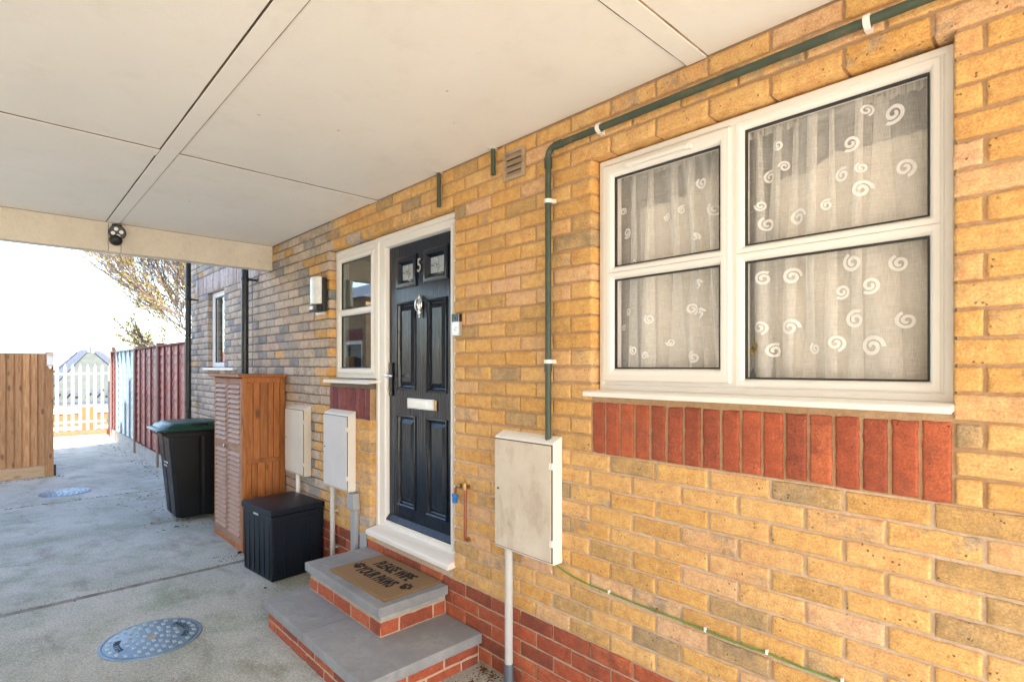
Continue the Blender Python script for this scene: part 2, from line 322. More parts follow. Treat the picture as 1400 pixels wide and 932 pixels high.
# ------------------------------------------------------------------ mesh helpers
class MB:
    def __init__(s): s.v = []; s.f = []; s.m = []; s.c = []; s.X = None
    def add(s, vs, fs, mi=0, col=None):
        b = len(s.v)
        if s.X is not None: vs = [tuple(s.X @ Vector(p)) for p in vs]
        col = col or (random.random(), random.random(), random.random())
        s.v += [tuple(p) for p in vs]; s.c += [col]*len(vs)
        s.f += [tuple(b+i for i in f) for f in fs]; s.m += [mi]*len(fs)
        return s
    def box(s, x0, x1, y0, y1, z0, z1, mi=0, M4=None, col=None):
        vs = [(x, y, z) for z in (z0, z1) for y in (y0, y1) for x in (x0, x1)]
        if M4 is not None: vs = [tuple(M4 @ Vector(p)) for p in vs]
        return s.add(vs, [(0, 2, 3, 1), (4, 5, 7, 6), (0, 1, 5, 4), (2, 6, 7, 3), (0, 4, 6, 2), (1, 3, 7, 5)], mi, col)
    def tube(s, pts, r, n=12, mi=0, cap=True, col=None):
        pts = [Vector(p) for p in pts]; rs = r if isinstance(r, (list, tuple)) else [r]*len(pts)
        vs = []; fs = []; prev = None
        for i, p in enumerate(pts):
            d = (pts[min(i+1, len(pts)-1)]-pts[max(i-1, 0)]).normalized()
            if prev is None:
                a = Vector((0, 0, 1)) if abs(d.z) < .9 else Vector((1, 0, 0)); u = d.cross(a).normalized()
            else: u = (prev-d*prev.dot(d)).normalized()
            prev = u; w = d.cross(u)
            for k in range(n):
                a = 2*math.pi*k/n; vs.append(p+(u*math.cos(a)+w*math.sin(a))*rs[i])
        for i in range(len(pts)-1):
            for k in range(n):
                k2 = (k+1) % n; fs.append((i*n+k, i*n+k2, (i+1)*n+k2, (i+1)*n+k))
        if cap: fs.append(tuple(range(n-1, -1, -1))); fs.append(tuple((len(pts)-1)*n+k for k in range(n)))
        return s.add(vs, fs, mi, col)
    def lathe(s, prof, o, ax=(0, 0, 1), n=20, mi=0, sc=(1, 1)):
        ax = Vector(ax).normalized(); a = Vector((0, 0, 1)) if abs(ax.z) < .9 else Vector((1, 0, 0))
        u = ax.cross(a).normalized(); w = ax.cross(u); o = Vector(o); vs = []; fs = []
        for r, h in prof:
            for k in range(n):
                q = 2*math.pi*k/n; vs.append(o+ax*h+(u*math.cos(q)*sc[0]+w*math.sin(q)*sc[1])*r)
        for i in range(len(prof)-1):
            for k in range(n):
                k2 = (k+1) % n; fs.append((i*n+k, i*n+k2, (i+1)*n+k2, (i+1)*n+k))
        fs.append(tuple(range(n-1, -1, -1))); fs.append(tuple((len(prof)-1)*n+k for k in range(n)))
        return s.add(vs, fs, mi)
    def ring(s, x0, x1, z0, z1, prof, mi=0, fill=False):
        """profile of (inset, y) swept with mitres round a rectangle in the wall plane"""
        vs = []; fs = []; n = len(prof)
        for i, y in prof: vs += [(x0+i, y, z0+i), (x1-i, y, z0+i), (x1-i, y, z1-i), (x0+i, y, z1-i)]
        for a in range(n-1):
            for k in range(4):
                k2 = (k+1) % 4; fs.append((a*4+k, a*4+k2, (a+1)*4+k2, (a+1)*4+k))
        if fill: fs.append(tuple((n-1)*4+k for k in range(4)))
        return s.add(vs, fs, mi)
    def prism(s, poly, f, d0, d1, mi=0):
        n = len(poly); vs = [f(a, b, d0) for a, b in poly]+[f(a, b, d1) for a, b in poly]
        return s.add(vs, [tuple(range(n))[::-1], tuple(range(n, 2*n))]+[(k, (k+1) % n, n+(k+1) % n, n+k) for k in range(n)], mi)
    def build(s, name, mats, parent=None, bevel=0, smooth=None, loc=None, seg=2):
        me = bpy.data.meshes.new(name); me.from_pydata(s.v, [], s.f)
        if not isinstance(mats, (list, tuple)): mats = [mats]
        for m in mats: me.materials.append(M[m])
        me.polygons.foreach_set('material_index', s.m)
        ca = me.color_attributes.new('bc', 'FLOAT_COLOR', 'POINT')
        ca.data.foreach_set('color', [x for c in s.c for x in (*c, 1)])
        me.update()
        if smooth is not None:
            me.polygons.foreach_set('use_smooth', [True]*len(me.polygons)); me.set_sharp_from_angle(angle=R(smooth))
        o = bpy.data.objects.new(name, me); COL.objects.link(o)
        if parent: o.parent = parent
        if bevel:
            b = o.modifiers.new('bevel', 'BEVEL'); b.width = bevel; b.segments = seg; b.limit_method = 'ANGLE'; b.angle_limit = R(40)
            if smooth is None: me.polygons.foreach_set('use_smooth', [True]*len(me.polygons)); me.set_sharp_from_angle(angle=R(70)); b.harden_normals = True
        return o

def tag(o, label, cat=None, group=None, kind=None):
    if label: o['label'] = label
    if cat: o['category'] = cat
    if group: o['group'] = group
    if kind: o['kind'] = kind
    return o
def thing(name, label, cat, loc=(0, 0, 0), rz=0, group=None, kind=None):
    o = bpy.data.objects.new(name, None); o.empty_display_size = .1; COL.objects.link(o)
    o.location = loc; o.rotation_euler = (0, 0, rz)
    return tag(o, label, cat, group, kind)
def copy_tree(o, loc=None, label=None):
    def cp(a, par):
        c = a.copy(); COL.objects.link(c); c.parent = par
        for ch in [x for x in bpy.data.objects if x.parent == a]: cp(ch, c)
        return c
    c = cp(o, o.parent)
    if loc is not None: c.location = loc
    if label: c['label'] = label
    return c
def rect_minus(rect, holes):
    x0, x1, z0, z1 = rect
    xs = sorted({x0, x1, *[h[0] for h in holes], *[h[1] for h in holes]}); zs = sorted({z0, z1, *[h[2] for h in holes], *[h[3] for h in holes]})
    xs = [x for x in xs if x0-1e-6 <= x <= x1+1e-6]; zs = [z for z in zs if z0-1e-6 <= z <= z1+1e-6]
    out = []
    for i in range(len(xs)-1):
        run = None
        for j in range(len(zs)-1):
            cx = (xs[i]+xs[i+1])/2; cz = (zs[j]+zs[j+1])/2
            inside = any(h[0] < cx < h[1] and h[2] < cz < h[3] for h in holes)
            if inside:
                if run: out.append(run); run = None
            else: run = (xs[i], xs[i+1], run[2] if run else zs[j], zs[j+1])
        if run: out.append(run)
    return out
def text_mesh(txt, size, xf, name, mat, parent=None, extr=.001, sx=1, bold=0, align='CENTER'):
    cu = bpy.data.curves.new(name, 'FONT'); cu.body = txt; cu.size = size; cu.extrude = extr; cu.offset = bold
    cu.align_x = align; cu.align_y = 'CENTER'; cu.resolution_u = 3
    tmp = bpy.data.objects.new('tmp', cu); COL.objects.link(tmp)
    dg = bpy.context.evaluated_depsgraph_get(); dg.update()
    me = bpy.data.meshes.new_from_object(tmp.evaluated_get(dg)); bpy.data.objects.remove(tmp)
    me.transform(Matrix.Diagonal((sx, 1, 1, 1))); me.transform(xf); me.name = name
    me.materials.clear(); me.materials.append(M[mat])
    o = bpy.data.objects.new(name, me); COL.objects.link(o)
    if parent: o.parent = parent
    return o
WALLX = Matrix(((1, 0, 0, 0), (0, 0, 1, 0), (0, 1, 0, 0), (0, 0, 0, 1)))      # (a,b,depth) -> (x, y=depth, z=b)
def wallxf(x, y, z): return Matrix.Translation((x, y, z)) @ Matrix.Rotation(R(90), 4, 'X')

# ------------------------------------------------------------------ brick wall
CH = .0765; ZB = .0025; BP = .2221; ZC = ZB+36*CH          # course height, base, brick pitch, ceiling
CEIL = 2.757
BIG = (-1.513, -.256, ZB+19*CH, ZB+33*CH)                  # big window opening
SIDE = (-4.126, -3.488, ZB+19*CH, ZB+33*CH)
DOOR = (-3.488, -2.512, .452, ZB+33*CH)
FAR = (-7.56, -6.895, 1.60, 2.527)
HOLES = [BIG, SIDE, DOOR, FAR]
X_END = -8.37; X_NEAR = 3.2
def brick(mb, x0, x1, z0, z1, mi, deep=.1, y0=0., axis='x', lo=False):
    g = random.uniform(.0038, .0058)
    x0 += g; x1 -= g; z0 += g+random.uniform(-.0015, .0015); z1 -= g+random.uniform(-.0015, .0015)
    L = x1-x0; H = z1-z0
    if L < .012 or H < .012: return
    if lo: us = [0, .005, L-.005, L]; vs_ = [0, .005, H-.005, H]
    else:
        k = max(1, int(L/.03)); us = [0, .003, .009]+[.009+(L-.018)*i/k for i in range(1, k)]+[L-.009, L-.003, L]
        if L < .03: us = [0, .003, L/2, L-.003, L]
        kv = max(1, int(H/.022)); vs_ = [0, .003, .009]+[.009+(H-.018)*i/kv for i in range(1, kv)]+[H-.009, H-.003, H]
    yo = y0+random.uniform(-.0018, .0018); tz = random.uniform(-.006, .006); tx = random.uniform(-.01, .01)
    sd = Vector((random.random()*50, random.random()*50, 0))
    V = []; F = []
    nu, nv = len(us), len(vs_)
    for j, v in enumerate(vs_):
        for i, u in enumerate(us):
            e = min(u, L-u, v, H-v)
            dy = 0 if e > .008 else (.0012 if e > .002 else .0058)
            n = noise.noise(Vector((u*22, v*22, 0))+sd); n2 = noise.noise(Vector((u*60, v*60, 5))+sd)
            ex = ez = 0
            if e <= .0031:
                q = noise.noise(Vector((u*35, v*35, 9))+sd)*.0034
                if i < 2: ex = q
                elif i > nu-3: ex = -q
                if j < 2: ez = q
                elif j > nv-3: ez = -q
            y = yo+dy+n*.0012+n2*.0006+(u-L/2)*tx*.3+(v-H/2)*tx
            V.append((x0+u+ex, y, z0+v+ez+(u-L/2)*tz))
    for j in range(nv-1):
        for i in range(nu-1):
            a = j*nu+i; F.append((a, a+1, a+nu+1, a+nu))
    b = len(V)
    border = [(i, 0) for i in range(nu)]+[(nu-1, j) for j in range(1, nv)]+[(i, nv-1) for i in range(nu-2, -1, -1)]+[(0, j) for j in range(nv-2, 0, -1)]
    for i, j in border: p = V[j*nu+i]; V.append((p[0], y0+deep, p[2]))
    nb = len(border)
    for k in range(nb):
        i, j = border[k]; i2, j2 = border[(k+1) % nb]
        F.append((j2*nu+i2, j*nu+i, b+k, b+(k+1) % nb))
    if axis == 'y': V = [(y0_-0, x_, z_) for (x_, y0_, z_) in V]
    mb.add(V, F, mi)
def spans(x0, x1, phase, pitch=BP):
    k = math.floor((x0-phase)/pitch); pts = [x0]; p = phase+(k+1)*pitch
    while p < x1-1e-4: pts.append(p); p += pitch
    pts.append(x1)
    if len(pts) > 2 and pts[1]-pts[0] < .055: pts.pop(1)
    if len(pts) > 2 and pts[-1]-pts[-2] < .055: pts.pop(-2)
    return list(zip(pts[:-1], pts[1:]))

house = thing('brick_house', 'yellow and red brick house wall with cream carport ceiling over the drive', 'house')
bw = MB()
BM = ['brick_y', 'brick_w', 'brick_r', 'brick_p', 'brick_l']
SOLD = [(BIG[0], BIG[1], ZB+16*CH, ZB+19*CH, 17, 2), (SIDE[0], SIDE[1]-.005, ZB+16*CH, ZB+19*CH, 9, 3)]
LINT = (X_END+.24, -5.36, ZB+33*CH, ZB+36*CH)
kmax = 47
for k in range(kmax):
    z0 = ZB+k*CH; z1 = z0+CH; zc = (z0+z1)/2
    segs = [(X_END, X_NEAR if k < 36 else -5.36)]
    for h in HOLES+[s[:4] for s in SOLD]+[LINT]:
        if h[2]-.001 < zc < h[3]+.001 or (h is DOOR and z1 > h[2]+.02 and zc < h[3]) or (h is FAR and h[2] < zc < h[3]):
            ns = []
            for a, b in segs:
                if h[1] <= a or h[0] >= b: ns.append((a, b)); continue
                if h[0]-a > .01: ns.append((a, h[0]+(.004 if h in HOLES else 0)))
                if b-h[1] > .01: ns.append((h[1]-(.004 if h in HOLES else 0), b))
            segs = ns
    ph = -.3016 if k % 2 else -.3016+BP/2
    for a, b in segs:
        # movement joint under the downpipe
        parts = [(a, -5.93), (-5.915, b)] if a < -5.95 and b > -5.9 else [(a, b)]
        for (p, q) in parts:
            for (u, v) in spans(p, q, ph):
                xm = (u+v)/2
                if k < 5: mi = 2
                else:
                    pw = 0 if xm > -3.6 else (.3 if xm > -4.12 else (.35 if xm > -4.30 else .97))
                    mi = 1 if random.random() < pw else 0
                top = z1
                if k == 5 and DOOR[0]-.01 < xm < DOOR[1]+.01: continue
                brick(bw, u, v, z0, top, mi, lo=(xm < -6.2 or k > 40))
for (a, b, c_, d, n, mi) in SOLD:
    for i in range(n): brick(bw, a+(b-a)*i/n, a+(b-a)*(i+1)/n, c_, d, mi)
n = 36
for i in range(n):
    a, b = LINT[:2]; brick(bw, a+(b-a)*i/n, a+(b-a)*(i+1)/n, LINT[2], LINT[3], 4, lo=True)
wall = bw.build('wall', BM, house, smooth=50)
mo = MB(); g = .0065
H4 = [(h[0]-g, h[1]+g, h[2]-g, h[3]+.012) for h in HOLES]
MD, MW = .0078, .0075
for r in rect_minus((-4.126, X_NEAR, ZB+16*CH+.0001, CEIL+.02), H4): mo.box(r[0], r[1], MD, .3, r[2], r[3], 0)
for r in rect_minus((-4.126, X_NEAR, ZB+5*CH, ZB+16*CH), H4): mo.box(r[0], r[1], MD, .3, r[2], r[3], 3)
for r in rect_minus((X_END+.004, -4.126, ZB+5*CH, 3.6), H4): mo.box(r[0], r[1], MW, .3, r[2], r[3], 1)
for r in rect_minus((X_END+.004, X_NEAR, -.05, ZB+5*CH-.0001), H4): mo.box(r[0], r[1], MD, .3, r[2], r[3], 2)
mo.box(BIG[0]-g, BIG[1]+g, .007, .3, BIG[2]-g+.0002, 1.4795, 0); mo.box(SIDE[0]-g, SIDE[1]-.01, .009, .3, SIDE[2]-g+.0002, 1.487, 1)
mo.build('mortar_bed', ['mortar', 'mortar_w', 'mortar_l', 'mortar_p'], house)
up = MB()
up.box(-8.36, -5.4, .006, .3, 3.601, 5.4); up.box(-8.366, -8.364+.0, .3, 7, -.05, 5.4)
up.box(-5.40, 3.25, -4.35, 7, 2.93, 5.9); up.box(-8.36, -5.41, .31, 7, 2.9, 5.4); up.box(3.2, 3.25, .3, 7, -.05, 2.92); up.box(-8.3, 3.2, 6.9, 7, -.05, 2.9)
up.box(-8.366, -8.36, .012, 7, -.05, 5.4)
up.build('upper_storey', 'outer_brick', house)
rf = MB(); rf.add([(-5.8, -4.8, 5.9), (3.6, -4.8, 5.9), (3.6, 7.4, 5.9), (-5.8, 7.4, 5.9), (-5.8, 1.3, 8.3), (3.6, 1.3, 8.3)],
    [(0, 1, 5, 4), (2, 3, 4, 5), (0, 4, 3), (1, 2, 5), (3, 2, 1, 0)]); rf.build('roof', 'roof_red', house)
rf = MB(); rf.add([(-8.7, -.3, 5.4), (-5.5, -.3, 5.4), (-5.5, 7.3, 5.4), (-8.7, 7.3, 5.4), (-8.7, 3.5, 7), (-5.5, 3.5, 7)],
    [(0, 1, 5, 4), (2, 3, 4, 5), (0, 4, 3), (1, 2, 5), (3, 2, 1, 0)]); rf.build('roof', 'roof_red', house)
pr = MB()
for x in (-5.2, -1.1, 2.85): pr = MB(); pr.box(x, x+.33, -4.33, -4.0, -.02, 2.76); pr.build('carport_pier', 'outer_brick', house)
# rooms behind the openings
def room(x0, x1, y0, y1, z0, z1, m):
    r = MB(); e = .02
    r.box(x0, x1, y1, y1+e, z0, z1); r.box(x0-e, x0, y0, y1, z0, z1); r.box(x1, x1+e, y0, y1, z0, z1)
    r.box(x0, x1, y0, y1, z1, z1+e); r.box(x0, x1, y0, y1, z0-e, z0, 1)
    r.build('room_lining', [m, 'room_floor'], house)
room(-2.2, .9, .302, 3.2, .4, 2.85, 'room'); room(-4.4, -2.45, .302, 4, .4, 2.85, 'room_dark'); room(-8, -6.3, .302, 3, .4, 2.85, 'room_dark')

# ceiling: boards with cover strips, dark gaps between
cb = MB(); cb.box(-5.35, X_NEAR, -4.35, .001, CEIL+.03, 2.93); cb.build('ceiling_deck', 'gap', house)
G = .004
ys = [(-4.3, -1.283-G), (-1.203+G, -.001)]
xs = [(-5.349, -3.472-G), (-3.376+G, -1.052-G), (-.972+G, X_NEAR)]
for (y0, y1) in ys:
    for (x0, x1) in xs:
        b = MB(); b.box(x0, x1, y0, y1, CEIL, CEIL+.029); b.build('ceiling_board', 'ceiling', house, bevel=.0015)
b = MB(); b.box(-5.349, X_NEAR, -1.283, -1.203, CEIL-.007, CEIL+.029); b.build('cover_strip', 'ceiling', house, bevel=.002)
def seal(a, b_, w, m):  # uneven brown strips drawn in as the shadow lines of the gaps
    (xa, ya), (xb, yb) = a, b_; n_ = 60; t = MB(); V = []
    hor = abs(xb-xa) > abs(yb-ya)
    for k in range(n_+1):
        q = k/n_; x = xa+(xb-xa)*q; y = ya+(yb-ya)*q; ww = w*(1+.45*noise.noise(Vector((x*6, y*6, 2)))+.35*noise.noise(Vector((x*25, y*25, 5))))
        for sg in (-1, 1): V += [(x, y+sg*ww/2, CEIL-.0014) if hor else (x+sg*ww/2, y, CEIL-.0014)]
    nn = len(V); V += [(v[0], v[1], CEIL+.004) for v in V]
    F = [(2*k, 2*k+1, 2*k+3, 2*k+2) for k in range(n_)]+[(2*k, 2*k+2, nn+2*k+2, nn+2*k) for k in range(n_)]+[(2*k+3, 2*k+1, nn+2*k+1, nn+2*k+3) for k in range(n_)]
    t.add(V, F); t.build('joint_shade_line', m, house)
seal((-5.345, -1.286), (X_NEAR, -1.286), .0085, 'seal'); seal((-5.345, -1.200), (X_NEAR, -1.200), .005, 'shade_line_l')
for (y0, y1) in ((-4.3, -1.283-G), (-1.203+G, -.001)):
    for (a, c_) in ((-3.472, -3.376), (-1.052, -.972)):
        b = MB(); b.box(a, c_, y0, y1, CEIL-.006, CEIL+.029); b.build('cover_strip', 'ceiling', house, bevel=.002)
        far = a < -3; seal((a-.003, y0), (a-.003, y1), .006, 'shade_line_l' if far else 'seal'); seal((c_+.004, y0), (c_+.004, y1), .011 if far else .005, 'seal' if far else 'shade_line_l')
for (y0, y1) in ((-4.35, -1.272), (-1.269, -1.189), (-1.186, -.001)):
    f = MB(); f.box(-5.47, -5.351, y0, y1, 2.527, CEIL-.001); f.build('fascia', 'fascia', house, bevel=.003)
f = MB(); f.box(-5.469, -5.36, -4.3, -.002, 2.60, 2.93); f.build('fascia_beam', 'gap', house)
f = MB(); f.box(-5.46, -5.40, -4.35, -.001, CEIL, 2.93); f.build('fascia_cap', 'fascia', house)

# ------------------------------------------------------------------ windows
def window(frame, lights, name='window', glassm='glass', sill=None, sash=None, vent=None, trim=.0):
    x0, x1, z0, z1 = frame
    w = MB(); Y0 = .06; B = .125
    holes = [l[0] for l in lights]
    for r in rect_minus((x0, x1, z0, z1), [(h[0]-.016, h[1]+.016, h[2]-.016, h[3]+.016) for h in holes]):
        w.box(r[0], r[1], Y0, B, r[2], r[3])
    root = w.build(name, 'upvc', house)
    fr = MB()
    fr.ring(x0+.001, x1-.001, z0+.001, z1-.001, [(0, B), (0, Y0-.004), (.004, Y0-.008), (.022, Y0-.008), (.027, Y0-.001)])
    if sash:
        for sx in sash:
            fr.ring(*sx, [(0, Y0), (0, Y0-.014), (.005, Y0-.019), (.034, Y0-.019), (.038, Y0-.001)])
    fr.build('frame', 'upvc_old', root, smooth=35)
    for rect, proud in lights:
        a, b, c_, d = rect; yf = Y0-(.0206 if proud else .0055)
        bd = MB(); bd.ring(a-.018, b+.018, c_-.018, d+.018, [(-.012, Y0+.0), (-.012, yf), (.0, yf), (.005, yf+.003), (.016, yf+.022), (.0165, yf+.05)])
        bd.build('glazing_bead', 'upvc', root, smooth=35)
        gk = MB(); gk.ring(a-.003, b+.003, c_-.003, d+.003, [(0, yf+.017), (.0055, yf+.019), (.006, yf+.03)]); gk.build('gasket', 'gasket', root)
        gm = MB(); gm.box(a-.004, b+.004, yf+.024, yf+.030, c_-.004, d+.004); gm.build('pane', glassm, root)
    if sill:
        s = MB(); sx0, sx1, sy, sz0, sz1 = sill
        s.prism([(sy, sz0), (sy, sz1-.006), (sy+.006, sz1-.001), (.07, sz1+.004), (.07, sz0+.01), (sy+.02, sz0+.004)], lambda a, b, d: (d, a, b), sx0, sx1)
        s.build('sill', 'upvc', root, bevel=.0015)
    if vent:
        v = MB(); v.box(vent[0], vent[1], .020, .042, vent[2], vent[2]+.016); v.box(vent[0]-.01, vent[0]+.015, .024, .042, vent[2]-.003, vent[2]+.019)
        v.box(vent[1]-.015, vent[1]+.01, .024, .042, vent[2]-.003, vent[2]+.019); v.build('trickle_vent', 'upvc', root, bevel=.003)
    return root
WIN = window((-1.509, -.258, 1.503, BIG[3]-.004),
    [((-1.425, -.952, 1.602, 1.986), 1), ((-1.425, -.952, 2.048, 2.434), 1), ((-.858, -.323, 1.566, 1.987), 0), ((-.858, -.323, 2.05, 2.466), 0)],
    sill=(-1.53, -.254, -.04, 1.478, 1.502), sash=[(-1.486, -.905, 1.545, 2.49)], vent=(-1.345, -1.061, 2.452))
w2 = window((-4.122, -3.486, 1.522, SIDE[3]-.004), [((-4.031, -3.549, 1.604, 1.998), 1), ((-4.031, -3.549, 2.058, 2.415), 1)],
    glassm='glass2', sill=(-4.15, -3.43, -.045, 1.486, 1.512), sash=[(-4.072, -3.512, 1.56, 2.455)])
# key-hole sticker low in the hall window
stk = MB(); stk.box(-3.60, -3.57, .0635, .0645, 1.62, 1.66); stk.build('round_sticker', 'black_pl', w2)
window((-7.555, -6.9, 1.606, 2.524), [((-7.49, -6.96, 1.67, 2.46), 0)], glassm='glass2', sill=(-7.6, -6.4, -.05, 1.572, 1.60))

# ------------------------------------------------------------------ front door
door = MB(); DY = .085
PAN = [(-3.250, -3.045, 1.462, 2.034), (-2.897, -2.700, 1.455, 2.028), (-3.250, -3.045, .675, 1.275), (-2.905, -2.697, .672, 1.272)]
LIT = [(-3.257, -3.032, 2.151, 2.338), (-2.926, -2.688, 2.158, 2.345)]
for r in rect_minus((-3.363, -2.615, .548, 2.433), PAN+LIT): door.box(r[0], r[1], DY, .13, r[2], r[3])
dr = door.build('front_door', 'door', house)
dr['label'] = 'black woodgrain front door with four raised panels and two leaded glass squares'
for p in PAN:
    b = MB(); b.ring(*p, [(-.012, DY), (-.010, DY-.007), (-.002, DY-.009), (.006, DY-.004), (.012, DY+.012), (.018, DY+.014), (.048, DY+.001), (.049, DY)], fill=True)
    b.build('raised_panel', 'door', dr, smooth=25)
for i, p in enumerate(LIT):
    b = MB(); b.ring(*p, [(-.014, DY), (-.012, DY-.008), (0, DY-.012), (.022, DY-.010), (.030, DY), (.043, DY+.012), (.0435, DY+.03)])
    b.build('glazing_moulding', 'door', dr, smooth=25)
    gl = MB(); gl.box(p[0]+.04, p[1]-.04, DY+.014, DY+.02, p[2]+.04, p[3]-.04); go = gl.build('glass', 'glass_ob', dr)
    a, b_, c_, d = p[0]+.043, p[1]-.043, p[2]+.043, p[3]-.043; cx, cz = (a+b_)/2, (c_+d)/2; ld = MB()
    for sx in (1, -1):
        for sz in (1, -1):
            pts = []
            for k in range(7):
                q = k/6*math.pi/2; hx = (b_-a)/2; hz = (d-c_)/2
                pts.append((cx+sx*hx*(1-math.sin(q)), DY+.012, cz+sz*hz*(1-math.cos(q))))
            ld.tube(pts, .0022, 5)
    for dx in (-.012, .012): ld.tube([(cx+dx, DY+.012, cz-.02), (cx+dx-.006, DY+.012, cz+.02)], .003, 5)
    ld.tube([(cx-.018, DY+.011, cz+.004), (cx+.018, DY+.011, cz-.004)], .003, 5)
    ld.build('lead_pattern', 'chrome', dr, smooth=40)
n5 = text_mesh('5', .125, wallxf(-2.979, DY-.008, 2.262), 'house_number', 'chrome', dr, .004, .8, .001)
# urn knocker
kn = MB(); kx, kz = -2.965, 2.0
kn.lathe([(.001, 0), (.008, .002), (.009, .010), (.005, .016), (.011, .024), (.013, .03), (.009, .045), (.017, .07), (.02, .085), (.013, .105), (.007, .115), (.011, .125), (.012, .135), (.006, .146), (.001, .152)], (kx, DY-.016, kz-.075), (0, 0, 1), 14)
kn.tube([(kx-.004, DY-.02, kz+.045)]+[(kx+.036*math.sin(a), DY-.026, kz+.01-.045*math.cos(a)*1.0) for a in [R(x) for x in range(-150, 151, 25)]]+[(kx+.004, DY-.02, kz+.045)], .0045, 8)
kn.lathe([(.012, 0), (.012, .01), (.006, .014)], (kx, DY-.012, kz-.05), (0, -1, 0), 12)
kn.build('door_knocker', 'chrome', dr, smooth=40)
lb = MB(); lb.box(-3.118, -2.812, DY-.012, DY-.001, 1.333, 1.402); lb.box(-3.110, -2.820, DY-.017, DY-.0115, 1.339, 1.396); lbo = lb.build('letterbox', 'steel', dr, bevel=.0025)
le = MB(); le.box(-2.808, -2.790, DY-.010, DY-.001, 1.333, 1.400); le.build('letterbox_edge', 'brass', lbo, bevel=.002)
hd = MB(); hd.box(-3.348, -3.314, DY-.016, DY-.001, 1.405, 1.638); ho = hd.build('handle_plate', 'black_metal', dr, bevel=.005)
lv = MB(); lv.tube([(-3.331, DY-.012, 1.55), (-3.331, DY-.055, 1.55), (-3.32, DY-.062, 1.55), (-3.235, DY-.055, 1.546)], [.009, .009, .009, .007], 10)
lv.build('lever', 'chrome', ho, smooth=40)
kh = MB(); kh.lathe([(.010, 0), (.010, .006), (.006, .008)], (-3.331, DY-.016, 1.452), (0, -1, 0), 14); kh.build('keyhole', 'brass', ho)
wb = MB(); wb.prism([(DY-.03, .548), (DY-.03, .556), (DY-.004, .586), (DY, .586), (DY, .548)], lambda a, b, d: (d, a, b), -3.36, -2.618); wb.build('weather_bar', 'door', dr, bevel=.002)
df = MB(); F0 = .058
for r in rect_minus((-3.484, -2.514, .487, DOOR[3]-.003), [(-3.366, -2.612, .545, 2.436)]): df.box(r[0], r[1], F0, .13, r[2], r[3])
dfo = df.build('door_frame', 'upvc', house)
b = MB(); b.ring(-3.482, -2.516, .40, DOOR[3]-.005, [(0, F0), (0, F0-.008), (.004, F0-.012), (.03, F0-.012), (.036, F0-.001)]); b.ring(-3.39, -2.59, .515, 2.46, [(0, F0-.001), (.004, F0-.007), (.02, F0-.007), (.026, F0+.005), (.027, F0+.04)])
b.build('frame_moulding', 'upvc', dfo, smooth=35)
b = MB(); b.box(-3.366, -2.612, DY-.008, DY+.03, .53, .549); b.build('threshold_seal', 'gasket', dfo)
ds = MB()
ds.prism([(-.05, .448), (-.05, .474), (-.044, .48), (.058, .5), (.058, .46), (-.02, .448)], lambda a, b, d: (d, a, b), -3.455, -2.505)
ds.box(-3.484, -2.514, .055, .13, .44, .5)
ds.build('door_sill', 'upvc', dfo, bevel=.002)

# ------------------------------------------------------------------ curtains
def curtain(name, label, x0, x1, z0, z1, seed, swirls, skew, pleats=()):
    rs = random.Random(seed)
    def fold(x, z):
        t_ = (z1-z)/(z1-z0)
        xx = x+skew(x, t_)
        a = .010+.007*t_
        return .138+a*math.sin(xx*62+2.2*math.sin(xx*9+seed))+.016*math.sin(xx*19+seed*2+1.2*math.sin(xx*5))+.004*noise.noise(Vector((xx*30, z*4, seed)))
    nx, nz = 150, 34; m = MB(); V = []
    for j in range(nz+1):
        for i in range(nx+1):
            x = x0+(x1-x0)*i/nx; z = z0+(z1-z0)*j/nz
            V.append((x, fold(x, z), z))
    F = [(j*(nx+1)+i, j*(nx+1)+i+1, (j+1)*(nx+1)+i+1, (j+1)*(nx+1)+i) for j in range(nz) for i in range(nx)]
    m.add(V, F, 0)
    # gathered heading
    V = []; nh = 4
    for j in range(nh+1):
        for i in range(nx*2+1):
            x = x0+(x1-x0)*i/(nx*2); z = z1-.035+.045*j/nh
            V.append((x, .140+.006*math.sin(x*260+noise.noise(Vector((x*40, 0, 0)))*5), z+.003*math.sin(x*180)))
    w = nx*2+1
    m.add(V, [(j*w+i, j*w+i+1, (j+1)*w+i+1, (j+1)*w+i) for j in range(nh) for i in range(nx*2)], 1)
    for (ta, tb, ba, bb) in pleats:      # gathers folded back over the sheet
        V = []; npz = 30; npx = 6
        for j in range(npz+1):
            q = j/npz
            for i in range(npx+1):
                u = i/npx; xa = ta+(ba-ta)*q**1.15; xb = tb+(bb-tb)*q**1.15; x = xa+(xb-xa)*u
                z = z1-.02-(z1-z0-.02)*q; V.append((x, fold(x, z)-.006-.010*math.sin(math.pi*u), z))
        w_ = npx+1; m.add(V, [(j*w_+i, j*w_+i+1, (j+1)*w_+i+1, (j+1)*w_+i) for j in range(npz) for i in range(npx)], 0)
    for (sx, sz, r, a0, hand) in swirls:
        r *= .76
        P = []; n_ = 34
        for k in range(n_+1):
            q = k/n_; a = a0+hand*q*R(560); rr = r*(1-q*.82); wd = r*.17*(1 if q < .9 else 1-(q-.9)*8)+.0004
            for sgn in (-1, 1):
                rx = rr+sgn*wd; x = sx+rx*math.cos(a); z = sz+rx*math.sin(a)*1.02
                P.append((x, fold(x, z)-.018, z))
        m.add(P, [(2*k, 2*k+2, 2*k+3, 2*k+1) for k in range(n_)], 2)
    o = m.build(name, ['net', 'net_hem', 'swirl'], None, smooth=180)
    return tag(o, label, 'curtain', 'net curtains')
def sw(x, z, r=.034, a=None, h=1): return (x, z, r, a if a is not None else random.uniform(0, 6), h)
